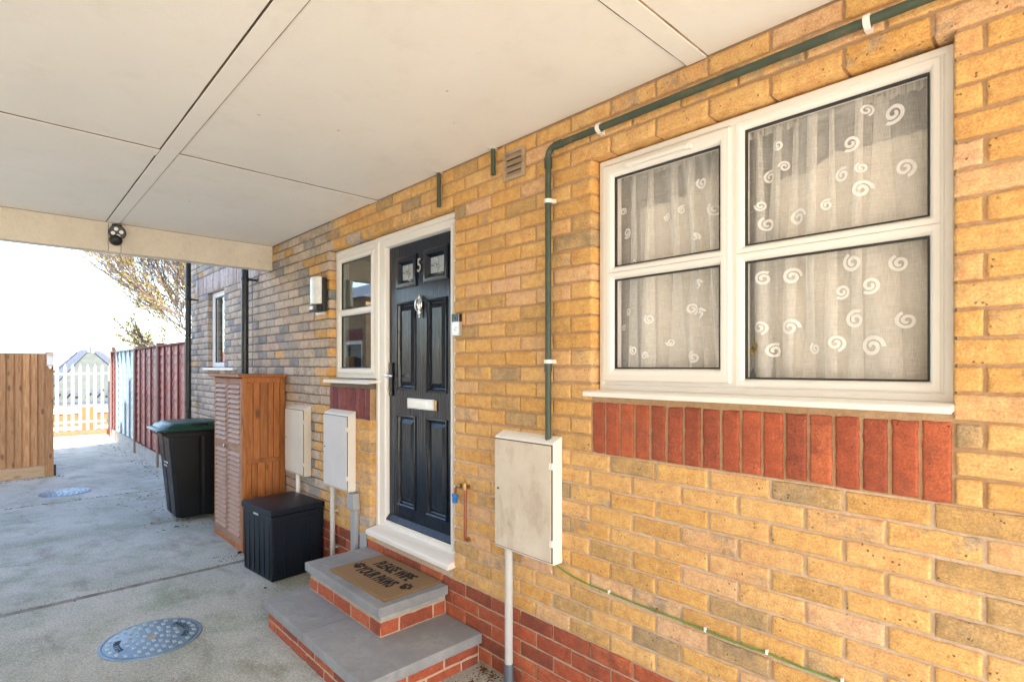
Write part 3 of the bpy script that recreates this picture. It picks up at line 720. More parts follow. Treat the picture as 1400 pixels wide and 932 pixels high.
curtain('net_curtain', 'white net curtain with spiral pattern behind the small left lights of the big window', -1.50, -.90, 1.52, 2.475, 3,
    [sw(-1.405, 2.20, .03), sw(-1.43, 2.30, .022), sw(-1.22, 2.24, .022), sw(-1.145, 2.25, .022), sw(-1.05, 2.335, .03), sw(-1.0, 2.22, .032), sw(-1.07, 2.12, .022), sw(-1.36, 2.06, .02),
     sw(-1.39, 1.85, .02), sw(-1.42, 1.78, .018), sw(-1.28, 1.81, .028), sw(-1.10, 1.84, .03), sw(-1.05, 1.815, .028), sw(-1.06, 1.93, .026), sw(-1.36, 1.68, .028), sw(-1.09, 1.645, .03), sw(-1.2, 1.71, .02), sw(-1.3, 1.655, .022)],
    lambda x, t_: .12*t_*math.sin(x*7),
    [(-1.385, -1.355, -1.40, -1.34), (-1.30, -1.285, -1.33, -1.25), (-1.20, -1.17, -1.21, -1.13), (-1.11, -1.085, -1.12, -1.06), (-1.02, -.99, -1.03, -.985)])
CR = curtain('net_curtain', 'white net curtain with spiral pattern sweeping across the large right lights of the big window', -.90, -.24, 1.50, 2.49, 8,
    [(-.80, 2.30, .03, 1, 1), (-.745, 2.32, .024, 3, -1), (-.765, 2.40, .024, 2, 1), (-.81, 2.13, .034, 2, 1), (-.70, 2.13, .038, 0, 1), (-.605, 2.15, .024, 1, 1), (-.555, 2.235, .03, 1, 1), (-.50, 2.245, .022, 2, 1),
     (-.53, 2.33, .032, 4, 1), (-.50, 2.175, .036, 0, 1), (-.42, 2.40, .04, 4, 1), (-.39, 2.22, .036, 5, 1), (-.49, 2.43, .024, 5, 1), (-.83, 2.2, .024, 3, 1),
     (-.82, 1.93, .032, 1, 1), (-.72, 1.925, .038, 0, 1), (-.525, 1.945, .038, 2, 1), (-.56, 1.855, .03, 4, 1), (-.475, 1.865, .034, 4, 1), (-.83, 1.75, .032, 5, 1), (-.725, 1.745, .038, 0, 1),
     (-.52, 1.76, .038, 1, 1), (-.785, 1.665, .034, 1, 1), (-.645, 1.67, .026, 2, 1), (-.575, 1.685, .034, 5, 1), (-.47, 1.67, .044, 0, 1), (-.405, 1.93, .034, 2, 1), (-.385, 1.75, .034, 2, 1)],
    lambda x, t_: -.28*t_*t_*(x+.95),
    [(-.845, -.83, -.86, -.80), (-.79, -.755, -.87, -.80), (-.72, -.70, -.775, -.72), (-.665, -.635, -.69, -.65), (-.60, -.585, -.615, -.57), (-.52, -.50, -.545, -.50), (-.475, -.435, -.50, -.385)])
# second, denser drop inside the room
def drape(name, label, xa, xb, za, zb, y, bend):
    m = MB(); nx, nz = 80, 24; V = []
    for j in range(nz+1):
        for i in range(nx+1):
            t_ = 1-j/nz; u = i/nx; x = xa+(xb-xa)*u+bend(u, t_)
            V.append((x, y+.018*math.sin(u*38+2*math.sin(u*7))+.01*math.sin(u*90), za+(zb-za)*j/nz))
    m.add(V, [(j*(nx+1)+i, j*(nx+1)+i+1, (j+1)*(nx+1)+i+1, (j+1)*(nx+1)+i) for j in range(nz) for i in range(nx)])
    return tag(m.build(name, 'net', None, smooth=180), label, 'curtain', 'inner drapes')
M['reflection_sheet'] = simple('pale_reflection_tone', (.74, .68, .60), .9, 0, .05, 3)  # pale sheet added behind the net, shaped like a reflection in the glass
def reflection_sheet(label, P):
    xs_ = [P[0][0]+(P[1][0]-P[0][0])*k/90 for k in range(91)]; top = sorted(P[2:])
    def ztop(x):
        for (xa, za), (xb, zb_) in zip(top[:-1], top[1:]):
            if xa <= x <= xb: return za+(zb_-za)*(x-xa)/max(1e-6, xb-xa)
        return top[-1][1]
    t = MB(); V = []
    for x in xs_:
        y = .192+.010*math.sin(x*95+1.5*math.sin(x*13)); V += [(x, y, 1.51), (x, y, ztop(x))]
    t.add(V, [(2*k, 2*k+2, 2*k+3, 2*k+1) for k in range(90)]); tag(t.build('pale_reflection_sheet', 'reflection_sheet', smooth=180), label, 'reflection_sheet', 'added reflection sheets')
reflection_sheet('pale sheet standing in for a window reflection behind the net in the large right lights', [(-.80, 1.51), (-.30, 1.51), (-.30, 2.345), (-.42, 2.345), (-.60, 2.345), (-.64, 2.335), (-.665, 2.30), (-.80, 2.30)])
reflection_sheet('pale sheet standing in for a window reflection behind the net in the small left lights', [(-1.39, 1.51), (-.97, 1.51), (-.97, 2.38), (-1.13, 2.375), (-1.165, 2.33), (-1.22, 2.315), (-1.39, 2.315)])
# ornaments on the inner sill
ins = MB(); ins.box(-1.5, -.26, .126, .31, 1.475, 1.498); ins.build('inner_window_board', 'upvc', house, bevel=.003)
fl = thing('flower_vase', 'dark vase of dried yellow flowers on the inner sill behind the net curtain', 'vase', (-.86, .185, 1.498))
v = MB(); v.lathe([(.03, 0), (.045, .03), (.05, .06), (.03, .10), (.022, .12), (.028, .13)], (0, 0, 0)); v.build('vase', 'conduit_d', fl, smooth=40)
v = MB()
for k in range(70):
    a = random.uniform(0, 6.28); r = random.uniform(0, .06); z = .14+random.uniform(0, .1); v.lathe([(.003, 0), (.011, .006), (.006, .014)], (r*math.cos(a), r*math.sin(a), z), (random.uniform(-1, 1), -1, random.uniform(0, 1)), 6)
v.build('flower_head', 'leaf_y', fl)
tp = MB(); tp.lathe([(.02, 0), (.018, .01), (.012, .02), (.012, .10), (.016, .105), (.004, .12)], (-1.245, .185, 1.498)); tp.box(-1.275, -1.215, .18, .19, 1.602, 1.61); tp.tube([(-1.245, .185, 1.57), (-1.215, .185, 1.60), (-1.20, .185, 1.58)], .008, 8)
tag(tp.build('kitchen_tap', 'black_metal', None, smooth=40), 'small dark tap showing through the left net curtain', 'tap')
tp = MB(); tp.lathe([(.04, 0), (.05, .05), (.05, .09), (.03, .1)], (-1.43, .185, 1.498)); tp.lathe([(.03, 0), (.05, .04), (.02, .09)], (-1.43, .185, 1.6))
tag(tp.build('plant_pot', 'conduit_d', None, smooth=40), 'dark pot on the inner sill in the bottom left corner of the big window', 'pot')

# ------------------------------------------------------------------ ground
g_ = MB(); st = [(70, -.03), (-16.95, -.03), (-17.2, -.2), (-20, -.55), (-45, -3.1), (-500, -3.1)]
V = []
for x, z in st: V += [(x, -350, z), (x, 350, z)]
g_.add(V, [(2*i, 2*i+1, 2*i+3, 2*i+2) for i in range(len(st)-1)])
tag(g_.build('ground', 'soil', None), None, kind='structure')
def slab(x0, x1, y0, y1, z=0.0):
    m = MB(); nx = max(2, int((x1-x0)/.12)); ny = max(2, int((y1-y0)/.06))
    def jit(x, y, e): return e*noise.noise(Vector((x*5, y*5, 3)))+.5*e*noise.noise(Vector((x*24, y*24, 7)))
    P = []
    per = [(x0, y0+(y1-y0)*i/ny) for i in range(ny+1)]+[(x1, y1-(y1-y0)*i/ny) for i in range(ny+1)]
    per = [(x+jit(x, y, .009), y) for x, y in per]
    n = len(per); inner = [(x+(.006 if x < (x0+x1)/2 else -.006), y) for x, y in per]
    m.add([(x, y, z) for x, y in inner]+[(x, y, z-.006) for x, y in per]+[(x, y, z-.05) for x, y in per],
          [tuple(range(n))[::-1]]+[(k, (k+1) % n, n+(k+1) % n, n+k) for k in range(n)]+[(n+k, n+(k+1) % n, 2*n+(k+1) % n, 2*n+k) for k in range(n)])
    return m
driveway = None
XS = [(-16.38, -15.02), (-14.99, -8.425), (-8.40, -6.605), (-6.590, -4.86), (-4.80, 1.2)]
for i, (a, b) in enumerate(XS):
    o = slab(a, b, -8, -.001).build('driveway', 'concrete', None); tag(o, None, kind='structure')
pv = MB(); pv.box(1.22, 14, -12, -.001, -.06, -.002); pv.box(1.22, 14, 0, 12, -.06, -.002) if False else None
tag(pv.build('bounce_paving', 'bounce_buff', None), None, kind='structure')  # unseen buff paving added behind the camera for warm bounce light
j = MB(); ny = 60
V = []
for i in range(ny+1):
    y = -8+8*i/ny-.001*(i == ny)
    V += [(-4.87, y, -.004+.004*noise.noise(Vector((0, y*4, 0)))), (-4.83, y, -.001+.004*noise.noise(Vector((3, y*4, 0)))), (-4.79, y, -.004+.004*noise.noise(Vector((0, y*4, 8))))]
j.add(V, [(3*i+a, 3*i+3+a, 3*i+4+a, 3*i+1+a) for i in range(ny) for a in (0, 1)]); 
tag(j.build('driveway_joint', 'joint', None), None, kind='structure')

rc = random.Random(12)
for (x, y, a, L) in ((-6.0, -1.9, 1.2, 1.1), (-11.5, -1.7, .3, 1.6), (-3.3, -1.9, 1.9, .7)):
    t = MB(); V = []; n_ = int(L/.03)
    for k in range(n_+1):
        a += rc.uniform(-.28, .28); w = .0016*(1-k/n_)+.0006; V += [(x-w*math.sin(a), y+w*math.cos(a), .0012), (x+w*math.sin(a), y-w*math.cos(a), .0012)]
        x += .03*math.cos(a); y += .03*math.sin(a)
        if y > -.9 and x > -4.4: break
    nn = len(V)//2
    t.add(V, [(2*k, 2*k+1, 2*k+3, 2*k+2) for k in range(nn-1)]); tag(t.build('driveway_crack', 'gap'), None, kind='structure')
# ------------------------------------------------------------------ things fixed to the wall
# green waste pipe round the big window
gp = thing('waste_pipe', 'green plastic waste pipe rising from the big meter box and running over the big window', 'pipe', (-1.745, -.03, 1.27))
def rel(o, pts): L = o.location; return [(p[0]-L.x, p[1]-L.y, p[2]-L.z) for p in pts]
def arc(c, r, a0, a1, u, w, n=7):
    return [tuple(Vector(c)+Vector(u)*r*math.cos(a0+(a1-a0)*k/n)+Vector(w)*r*math.sin(a0+(a1-a0)*k/n)) for k in range(n+1)]
pts = [(-1.745, -.03, 1.262), (-1.745, -.03, 2.59)]+arc((-1.705, -.03, 2.592), .04, math.pi, math.pi/2, (1, 0, 0), (0, 0, 1))+[(-1.0, -.03, 2.634), (.6, -.03, 2.632), (1.4, -.03, 2.636)]
t = MB(); t.tube(rel(gp, pts), .0148, 14); t.build('pipe_run', 'green_pipe', gp, smooth=40)
for a, b in (((-1.745, -.03, 2.54), (-1.745, -.03, 2.59)), ((-1.70, -.03, 2.632), (-1.66, -.03, 2.632)), ((-1.745, -.03, 1.585), (-1.745, -.03, 1.635))):
    t = MB(); t.tube(rel(gp, [a, b]), .0185, 14); t.build('coupling', 'green_pipe', gp, smooth=40)
for (x, z, v) in ((-1.745, 2.384, 1), (-1.745, 1.632, 1), (-1.447, 2.634, 0), (-.452, 2.633, 0), (.55, 2.632, 0)):
    t = MB(); d = (0, 0, .009) if v else (.009, 0, 0); c0 = Vector((x, -.03, z))-gp.location
    t.tube([c0-Vector(d), c0+Vector(d)], .0205, 14)
    if v: t.box(c0.x-.026, c0.x+.026, .01, .028, c0.z-.009, c0.z+.009)
    else: t.box(c0.x-.009, c0.x+.009, .0, .028, c0.z-.024, c0.z+.01)
    t.build('pipe_clip', 'upvc', gp, smooth=40)
for x, zb, y, lab in ((-2.63, 2.548, -.022, 'short green pipe stub hanging from the ceiling directly above the front door'), (-2.146, 2.612, -.022, 'short green pipe stub hanging from the ceiling beside the air vent')):
    s = thing('pipe_stub', lab, 'pipe', (x, y, CEIL), group='short green pipe stubs')
    t = MB(); t.tube([(0, 0, -.001), (.002, 0, zb-CEIL)], .0125, 12); t.build('pipe', 'green_pipe', s, smooth=40)
    t = MB(); t.lathe([(.026, -.01), (.022, -.004), (.017, -.0005)], (0, 0, 0)); t.build('ceiling_rag', 'upvc_old', s)
# air vent
v = thing('air_vent', 'buff plastic louvred air vent beside the green pipe', 'vent', (-2.0, 0, 2.632))
t = MB(); t.ring(-.077, .077, -.074, .074, [(0, 0), (0, -.014), (.004, -.018), (.016, -.018), (.018, -.004)]); t.build('vent_frame', 'vent', v, smooth=35)
t = MB(); t.box(-.06, .06, -.003, -.001, -.06, .06); t.build('vent_back', 'gap', v)
for k in range(4):
    z = .045-k*.031; t = MB(); t.add([(-.06, -.003, z+.014), (.06, -.003, z+.014), (.06, -.017, z-.013), (-.06, -.017, z-.013), (-.06, -.005, z+.014), (.06, -.005, z+.014), (.06, -.017, z-.016), (-.06, -.017, z-.016)],
        [(3, 2, 1, 0), (4, 5, 6, 7), (0, 1, 5, 4), (2, 3, 7, 6)]); t.build('louvre', 'vent', v)
# meter boxes
def meter(x0, label, door_m, body_m, cond_x, cond_r, cond_m, name='meter_box'):
    W_, P = .405, .062
    o = thing(name, label, 'meter box', (x0, 0, .696), group='surface meter boxes')
    b = MB(); b.prism([(-.0005, 0), (-P, 0), (-P, .556), (-P+.004, .562), (-.0005, .588)], lambda a, c, d: (d, a, c), 0, W_)
    b.build('casing', body_m, o, bevel=.004)
    d = MB(); d.box(.004, W_-.0055, -P-.0025, -P-.0004, .008, .5515); d.build('door_gap', 'gap', o)
    d = MB(); d.box(.008, W_-.010, -P-.008, -P-.0026, .012, .547); do = d.build('door', door_m, o, bevel=.004)
    for z in (.085, .44):
        h = MB(); h.box(W_-.020, W_+.002, -P-.012, -P+.002, z, z+.030); h.build('hinge', body_m, do, bevel=.002)
    k = MB(); k.lathe([(.006, 0), (.006, .003), (.002, .004)], (.035, -P-.0078, .30), (0, -1, 0), 10); k.build('lock', 'gap', do)
    return o
meter(-2.087, 'large white meter box with brown stained door on the wall below the green pipe', 'meter_stain', 'upvc', 0, 0, None)
meter(-4.094, 'pale grey meter box just left of the front door', 'meter_grey', 'upvc_old', 0, 0, None)
meter(-4.872, 'cream meter box above the dark storage box next to the wooden cabinet', 'meter_cream', 'meter_cream', 0, 0, None)
for x, y, r, z1, m, lab, slv in ((-2.0, -.045, .0205, .70, 'conduit', 'pale grey conduit with dark blue foot below the big stained meter box', 1),
        (-4.0, -.035, .0185, .70, 'conduit', 'pale grey conduit below the meter box left of the door', 0), (-4.66, -.035, .0185, .70, 'upvc_old', 'whitish conduit behind the dark storage box', 0)):
    o = thing('conduit_pipe', lab, 'conduit', (x, y, 0), group='conduits below the meter boxes')
    t = MB(); t.tube([(0, 0, .0), (0, 0, z1-.001)], r, 16); t.build('tube', m, o, smooth=40)
    if slv: t = MB(); t.tube([(0, 0, .001), (0, 0, .118), (0, 0, .122)], [r+.004, r+.004, r+.001], 16); t.build('sleeve', 'conduit_d', o, smooth=40)
    else:
        for z in (.22, .5): t = MB(); t.tube([(0, 0, z), (0, 0, z+.012)], r+.003, 14); t.box(-r-.012, r+.012, .012, .034, z, z+.012); t.build('pipe_clip', 'conduit', o, smooth=40)
jb = thing('junction_box', 'small grey junction box and trunking left of the door step', 'junction box', (-3.675, 0, 0))
t = MB(); t.box(-.05, .045, -.055, -.001, .575, .69); t.build('box_lid', 'trunk', jb, bevel=.006)
t = MB(); t.box(-.036, .03, -.034, -.001, .005, .574); t.build('trunking', 'trunk', jb, bevel=.003)
t = MB(); t.box(.06, .15, -.012, -.001, .30, .425); t.build('cover_plate', 'trunk', jb, bevel=.003)
# copper tap pipe
ct = thing('copper_tap', 'copper pipe with blue lever valve on the wall right of the front door', 'tap', (-2.37, -.03, .65))
t = MB(); t.tube([(0, .028, 0), (0, .008, -.002), (0, .001, .006), (0, 0, .02), (0, 0, .27), (0, .004, .285), (0, .028, .29)], .0085, 12); t.tube([(-.0, .02, .288), (-.03, .006, .292), (-.075, 0, .286), (-.088, 0, .27), (-.09, 0, .235)], .0075, 10); t.build('pipe', 'copper', ct, smooth=50)
for a_ in ([(0, .029, .29), (0, .01, .29)], [(0, .029, -.001), (0, .012, -.001)], [(-.04, .004, .293), (-.062, 0, .29)], [(.002, -.006, .28), (.002, -.006, .32)]):
    t = MB(); t.tube(a_, .013, 8); t.build('fitting', 'brass', ct, smooth=30)
t = MB(); t.box(-.103, -.078, -.014, .010, .19, .225); t.box(-.112, -.070, -.01, .006, .222, .242); t.build('valve_handle', 'blue_pl', ct, bevel=.004)
# green cable with clips
cp_ = [(-1.70, -.03, .70), (-1.695, -.02, .683), (-1.67, -.012, .668), (-1.62, -.008, .655), (-1.55, -.007, .645), (-1.408, -.0065, .640), (-1.25, -.0065, .636), (-1.10, -.0065, .635), (-.973, -.0065, .632), (-.85, -.0065, .630), (-.753, -.0065, .633), (-.64, -.0065, .628), (-.53, -.0065, .630), (-.3, -.0065, .622), (-.05, -.0065, .62), (.3, -.0065, .61)]
cb_ = thing('green_cable', 'thin green cable clipped along the brickwork from the big meter box', 'cable', (-1.7, 0, .66))
t = MB(); t.tube(rel(cb_, cp_), .0034, 8); t.build('cable', 'green_cable', cb_, smooth=60)
for x, z in ((-1.412, .640), (-1.18, .6355), (-.975, .632), (-.753, .633), (-.525, .630), (-.31, .622)):
    t = MB(); t.box(x-.004+1.7, x+.004+1.7, -.012, -.001, z-.66-.005, z-.66+.012); t.build('cable_clip', 'white_lamp' if x > -1.1 or x < -1.3 else 'brass', cb_, bevel=.001)
# doorbell
db = thing('doorbell', 'black and silver video doorbell at the right edge of the front door', 'doorbell', (-2.465, 0, 1.783))
t = MB(); t.box(-.031, .031, -.026, -.001, 0, .126); t.build('casing', 'silver', db, bevel=.004)
t = MB(); t.box(-.0305, .0305, -.0285, -.0262, .080, .125); t.box(.031, .0325, -.024, -.003, .080, .125); t.build('camera_panel', 'black_pl', db, bevel=.001)
t = MB(); t.lathe([(.014, 0), (.014, .002), (.011, .003)], (0, -.026, .042), (0, -1, 0), 20); t.build('button', 'upvc', db, smooth=40)
t = MB(); t.lathe([(.009, 0), (.008, .002), (.002, .003)], (0, -.0285, .10), (0, -1, 0), 16); t.build('lens', 'dark_glass', db, smooth=40)
# wall light with sensor
wl = thing('wall_light', 'black outdoor wall light with white diffuser and motion sensor left of the hall window', 'wall light', (-4.225, 0, 2.03))
t = MB(); t.box(-.135, .03, -.012, -.001, -.0, .20); t.build('back_plate', 'upvc', wl, bevel=.004)
t = MB(); t.box(-.078, .082, -.05, -.012, .018, .285); t.box(-.07, .078, -.10, -.05, .02, .065); t.build('housing', 'black_pl', wl, bevel=.008)
t = MB(); n = 14; P = []
for k in range(n+1):
    a = math.pi*k/n; P.append((-.076*math.cos(a), -.05-.055*math.sin(a)**.8))
t.prism(P, lambda a, b, d: (a, b, d), .075, .29); t.build('diffuser', 'white_lamp', wl, smooth=35, bevel=.006)
t = MB(); t.box(-.035, .035, -.112, -.10, .028, .058); t.build('sensor_window', 'silver', wl, bevel=.004)
# security light on the fascia
sl = thing('security_light', 'round black security light with four white lamps on the cream fascia', 'security light', (-5.35, -1.222, 2.66))
t = MB(); t.box(.001, .045, -.03, .035, .045, .08); t.tube([(.02, 0, .05), (.035, 0, .02)], .014, 10); t.build('bracket', 'black_pl', sl, bevel=.004)
ax = Vector((.9, -.25, -.22)).normalized()
t = MB(); t.lathe([(.03, -.03), (.052, -.01), (.058, 0), (.058, .008), (.053, .012)], (.035, .006, .018), ax, 28); hd_ = t.build('lamp_head', 'black_pl', sl, smooth=35)
a1 = ax.cross(Vector((0, 0, 1))).normalized(); a2 = ax.cross(a1)
for k in range(4):
    q = k*math.pi/2+.2; c0 = Vector((.035, .006, .018))+ax*.0125+(a1*math.cos(q)+a2*math.sin(q))*.028
    t = MB(); t.lathe([(.0145, 0), (.0145, .003), (.006, .004), (.005, .001)], c0, ax, 14); t.build('led_lamp', 'led', hd_, smooth=35)
t = MB(); t.lathe([(.02, -.03), (.043, -.012), (.045, 0), (.035, .016), (.012, .024)], (.028, -.004, -.045), (.85, -.15, -.5), 24); t.build('sensor', 'black_pl', sl, smooth=45)
# downpipes
def downpipe(x, y, z1, label):
    o = thing('downpipe', label, 'downpipe', (x, y, 0), group='black downpipes')
    t = MB(); t.tube([(0, 0, 0), (0, 0, z1)], .034, 16); t.build('pipe', 'black_pipe', o, smooth=40)
    for z in (.6, 2.47, 4.2):
        if z < z1: t = MB(); t.tube([(0, 0, z), (0, 0, z+.03)], .04, 16); t.box(-.02, .02, .02, -y-.001, z+.005, z+.025); t.box(-.045, .045, -y-.008, -y-.001, z, z+.03); t.build('bracket', 'black_pipe', o, smooth=40)
    for z in (1.1, 3.3):
        if z < z1: t = MB(); t.tube([(0, 0, z), (0, 0, z+.08)], .038, 16); t.build('collar', 'black_pipe', o, smooth=40)
downpipe(-5.80, -.11, 5.2, 'black downpipe on the pale brick wall behind the wooden cabinet')
downpipe(-8.03, -.11, 5.2, 'black downpipe at the far corner of the house next to the red fence')

# ------------------------------------------------------------------ steps and mat
stp = thing('entrance_steps', 'two brick steps with grey paving slab treads below the front door', 'steps', (-2.9, -.35, 0))
def bricks_band(mb, x0, x1, y0, z0, z1, rows, mi=0, depth=.1):
    h = (z1-z0)/rows
    for r in range(rows):
        for (u, v) in spans(x0, x1, x0+(BP/2 if r % 2 else 0)+.07): brick(mb, u, v, z0+r*h, z0+(r+1)*h, mi, deep=depth)
def step(x0, x1, yf, zb, zslab, zt, rows, name, band=0, joint=None):
    par = stp; L = stp.location
    b = MB()
    zt_b = zslab-band
    # front brickwork, then the two sides turned round
    for face in ('front', 'right', 'left'):
        w = MB()
        if face == 'front': bricks_band(w, x0, x1, 0, zb, zt_b, rows, deep_ := 0) if False else None
        if face == 'front': a, c_ = x0, x1
        else: a, c_ = yf, -.004
        h = (zt_b-zb)/rows
        for r in range(rows):
            for (u, v) in spans(a, c_, a+(BP/2 if r % 2 else 0)+.12): brick(w, u, v, zb+r*h, zb+(r+1)*h, 0, deep=.05)
        if face == 'front': V = [(x, yf+y, z) for x, y, z in w.v]; F = w.f
        elif face == 'right': V = [(x1-y, x, z) for x, y, z in w.v]; F = w.f
        else: V = [(x0+y, x, z) for x, y, z in w.v]; F = [f[::-1] for f in w.f]
        base = len(b.v); b.v += V; b.c += w.c; b.f += [tuple(base+i for i in f) for f in F]; b.m += w.m
    b.box(x0+.004, x1-.004, yf+.004, -.003, zb-.01, zt_b+.002, 1)
    b.v = [(v[0]-L.x, v[1]-L.y, v[2]) for v in b.v]
    bo = b.build('riser', ['brick_r', 'mortar_l'], par, smooth=50)
    if band: q = MB(); q.box(x0+.006-L.x, x1-.006-L.x, yf+.006-L.y, -.003-L.y, zslab-band, zslab+.001); q.build('bedding', 'slab_band', par, bevel=.004)
    ov = .022; xs_ = [x0-ov]+([joint] if joint else [])+[x1+ov]
    for i in range(len(xs_)-1):
        q = MB(); q.box(xs_[i]+(.002 if i else 0)-L.x, xs_[i+1]-(.002 if i < len(xs_)-2 else 0)-L.x, yf-ov-L.y, -.002-L.y, zslab, zt); q.build('tread', 'slab', par, bevel=.004)
step(-3.50, -2.28, -.69, -.02, .112, .167, 2, 'lower', joint=-2.93)
step(-3.485, -2.583, -.435, .167, .285, .338, 1, 'upper', band=.036)
mat = thing('door_mat', 'brown coir door mat printed with black words and paw prints on the top step', 'door mat', (-2.935, -.208, .338), R(0.8))
t = MB(); nx, ny = 60, 36; V = []
Wm, Hm = .64, .385
for j in range(ny+1):
    for i in range(nx+1):
        x = -Wm/2+Wm*i/nx; y = -Hm/2+Hm*j/ny; e = min(i, nx-i, j, ny-j)
        V.append((x+random.uniform(-.001, .001), y+random.uniform(-.001, .001), .014+random.uniform(-.0012, .0012)-(.003 if e == 0 else 0)))
b0 = len(V); bor = [(i, 0) for i in range(nx+1)]+[(nx, j) for j in range(1, ny+1)]+[(i, ny) for i in range(nx-1, -1, -1)]+[(0, j) for j in range(ny-1, 0, -1)]
V += [(V[j*(nx+1)+i][0], V[j*(nx+1)+i][1], .0008) for i, j in bor]
F = [(j*(nx+1)+i, j*(nx+1)+i+1, (j+1)*(nx+1)+i+1, (j+1)*(nx+1)+i) for j in range(ny) for i in range(nx)]
F += [(bor[k][1]*(nx+1)+bor[k][0], b0+k, b0+(k+1) % len(bor), bor[(k+1) % len(bor)][1]*(nx+1)+bor[(k+1) % len(bor)][0]) for k in range(len(bor))]
t.add(V, F); t.build('coir_pile', 'coir', mat)
flat = Matrix.Translation((-.005, .075, .0155)); text_mesh('PLEASE WIPE', .128, flat, 'printed_words', 'black_print', mat, .0012, .52, .0022)
text_mesh('YOUR PAWS', .128, Matrix.Translation((.0, -.055, .0155)), 'printed_words', 'black_print', mat, .0012, .52, .0022)
for px, py, an in ((-.235, -.035, R(20)), (.255, -.01, R(-15))):
    t = MB()
    for (dx, dy, rx, ry) in ((0, -.016, .026, .021), (-.031, .008, .0095, .013), (-.012, .025, .0095, .014), (.012, .025, .0095, .014), (.031, .008, .0095, .013)):
        x = px+dx*math.cos(an)-dy*math.sin(an); y = py+dx*math.sin(an)+dy*math.cos(an)
        P = [(x+rx*math.cos(a)*math.cos(an)-ry*math.sin(a)*math.sin(an), y+rx*math.cos(a)*math.sin(an)+ry*math.sin(a)*math.cos(an)) for a in [2*math.pi*k/16 for k in range(16)]]
        t.prism(P, lambda a, b, d: (a, b, d), .0140, .0167)
    t.build('paw_print', 'black_print', mat)

# ------------------------------------------------------------------ storage box
sb = thing('storage_box', 'dark navy wood effect plastic storage box with lid in front of the cabinet', 'storage box', (-4.175, -.43, 0), R(5.5))
Bw, Bd, Bh = .50, .425, .545
t = MB(); t.add([(-Bw+.008, .008, .0), (-.008, .008, 0), (-.008, Bd-.008, 0), (-Bw+.008, Bd-.008, 0), (-Bw, 0, Bh-.06), (0, 0, Bh-.06), (0, Bd, Bh-.06), (-Bw, Bd, Bh-.06)],
    [(3, 2, 1, 0), (0, 1, 5, 4), (1, 2, 6, 5), (2, 3, 7, 6), (3, 0, 4, 7), (4, 5, 6, 7)])
body = t.build('body', 'box', sb, bevel=.008)
t = MB()
for k in range(6): x = -Bw+.04+k*(Bw-.08)/5; t.box(x-.0012, x+.0012, -.0004, .006, .02, Bh-.075)
for k in range(6): y = .03+k*(Bd-.06)/5; t.box(-.006, .0012, y-.0022, y+.0022, .02, Bh-.075)
t.build('board_groove', 'box', body)
t = MB(); t.box(-.0005, .006, .06, Bd-.09, Bh-.135, Bh-.115); t.build('side_grip', 'box', body, bevel=.002)
t = MB(); t.box(-Bw-.008, .008, -.008, Bd+.004, Bh-.055, Bh-.01); t.add([(-Bw-.008, -.008, Bh-.0099), (.008, -.008, Bh-.0099), (.008, Bd+.004, Bh-.0099), (-Bw-.008, Bd+.004, Bh-.0099), (-Bw+.03, .03, Bh+.002), (-.03, .03, Bh+.002), (-.03, Bd-.03, Bh+.004), (-Bw+.03, Bd-.03, Bh+.004)],
    [(0, 1, 5, 4), (1, 2, 6, 5), (2, 3, 7, 6), (3, 0, 4, 7), (4, 5, 6, 7)])
lid = t.build('lid', 'box', sb, bevel=.005)
t = MB(); t.box(-.28, -.20, -.0115, -.0075, Bh-.075, Bh-.06); t.build('catch', 'silver', lid, bevel=.002)

# ------------------------------------------------------------------ louvred cabinet
cb2 = thing('wooden_cabinet', 'tall wooden cabinet with louvred doors and orange stained side against the wall', 'cabinet', (-5.013, -.372, 0))
CW, CD, CH_ = .84, .362, 1.52
t = MB(); ys_ = [.045, .12, .185, .245, .30, .335]
for zz in ((.80, 1.47), (.06, .765)):
    e = [.030, .088, .146, .214, .262, .318] if zz[0] > .5 else [.030, .075, .125, .19, .25, .318]
    for k in range(len(e)-1): t.box(-.022, -.010+random.uniform(-.001, .001), e[k]+.0022, e[k+1]-.0022, *zz)
t.build('side_boards', 'cab_side', cb2, bevel=.0015)
t = MB(); t.box(-.035, 0, 0, .032, .0, CH_); t.box(-.035, 0, CD-.042, CD, 0, CH_); t.box(-.03, -.003, .032, CD-.042, .765, .80); t.box(-.03, -.003, .032, CD-.042, 1.47, CH_); t.box(-.03, -.003, .032, CD-.042, .03, .06)
t.build('side_frame', 'cab_side', cb2, bevel=.003)
t = MB(); t.box(-CW, -CW+.02, .0, CD, 0, CH_); t.box(-CW+.02, -.03, CD-.015, CD, .02, CH_); t.box(-CW+.02, -.03, .03, CD-.02, .05, .07); t.build('back_panel', 'cab_side', cb2)
t = MB(); t.box(-CW-.035, .03, -.045, CD+.005, CH_, CH_+.022); t.box(-CW-.02, .02, -.03, CD, CH_-.004, CH_-.0001); t.build('top', 'cab_side', cb2, bevel=.003)
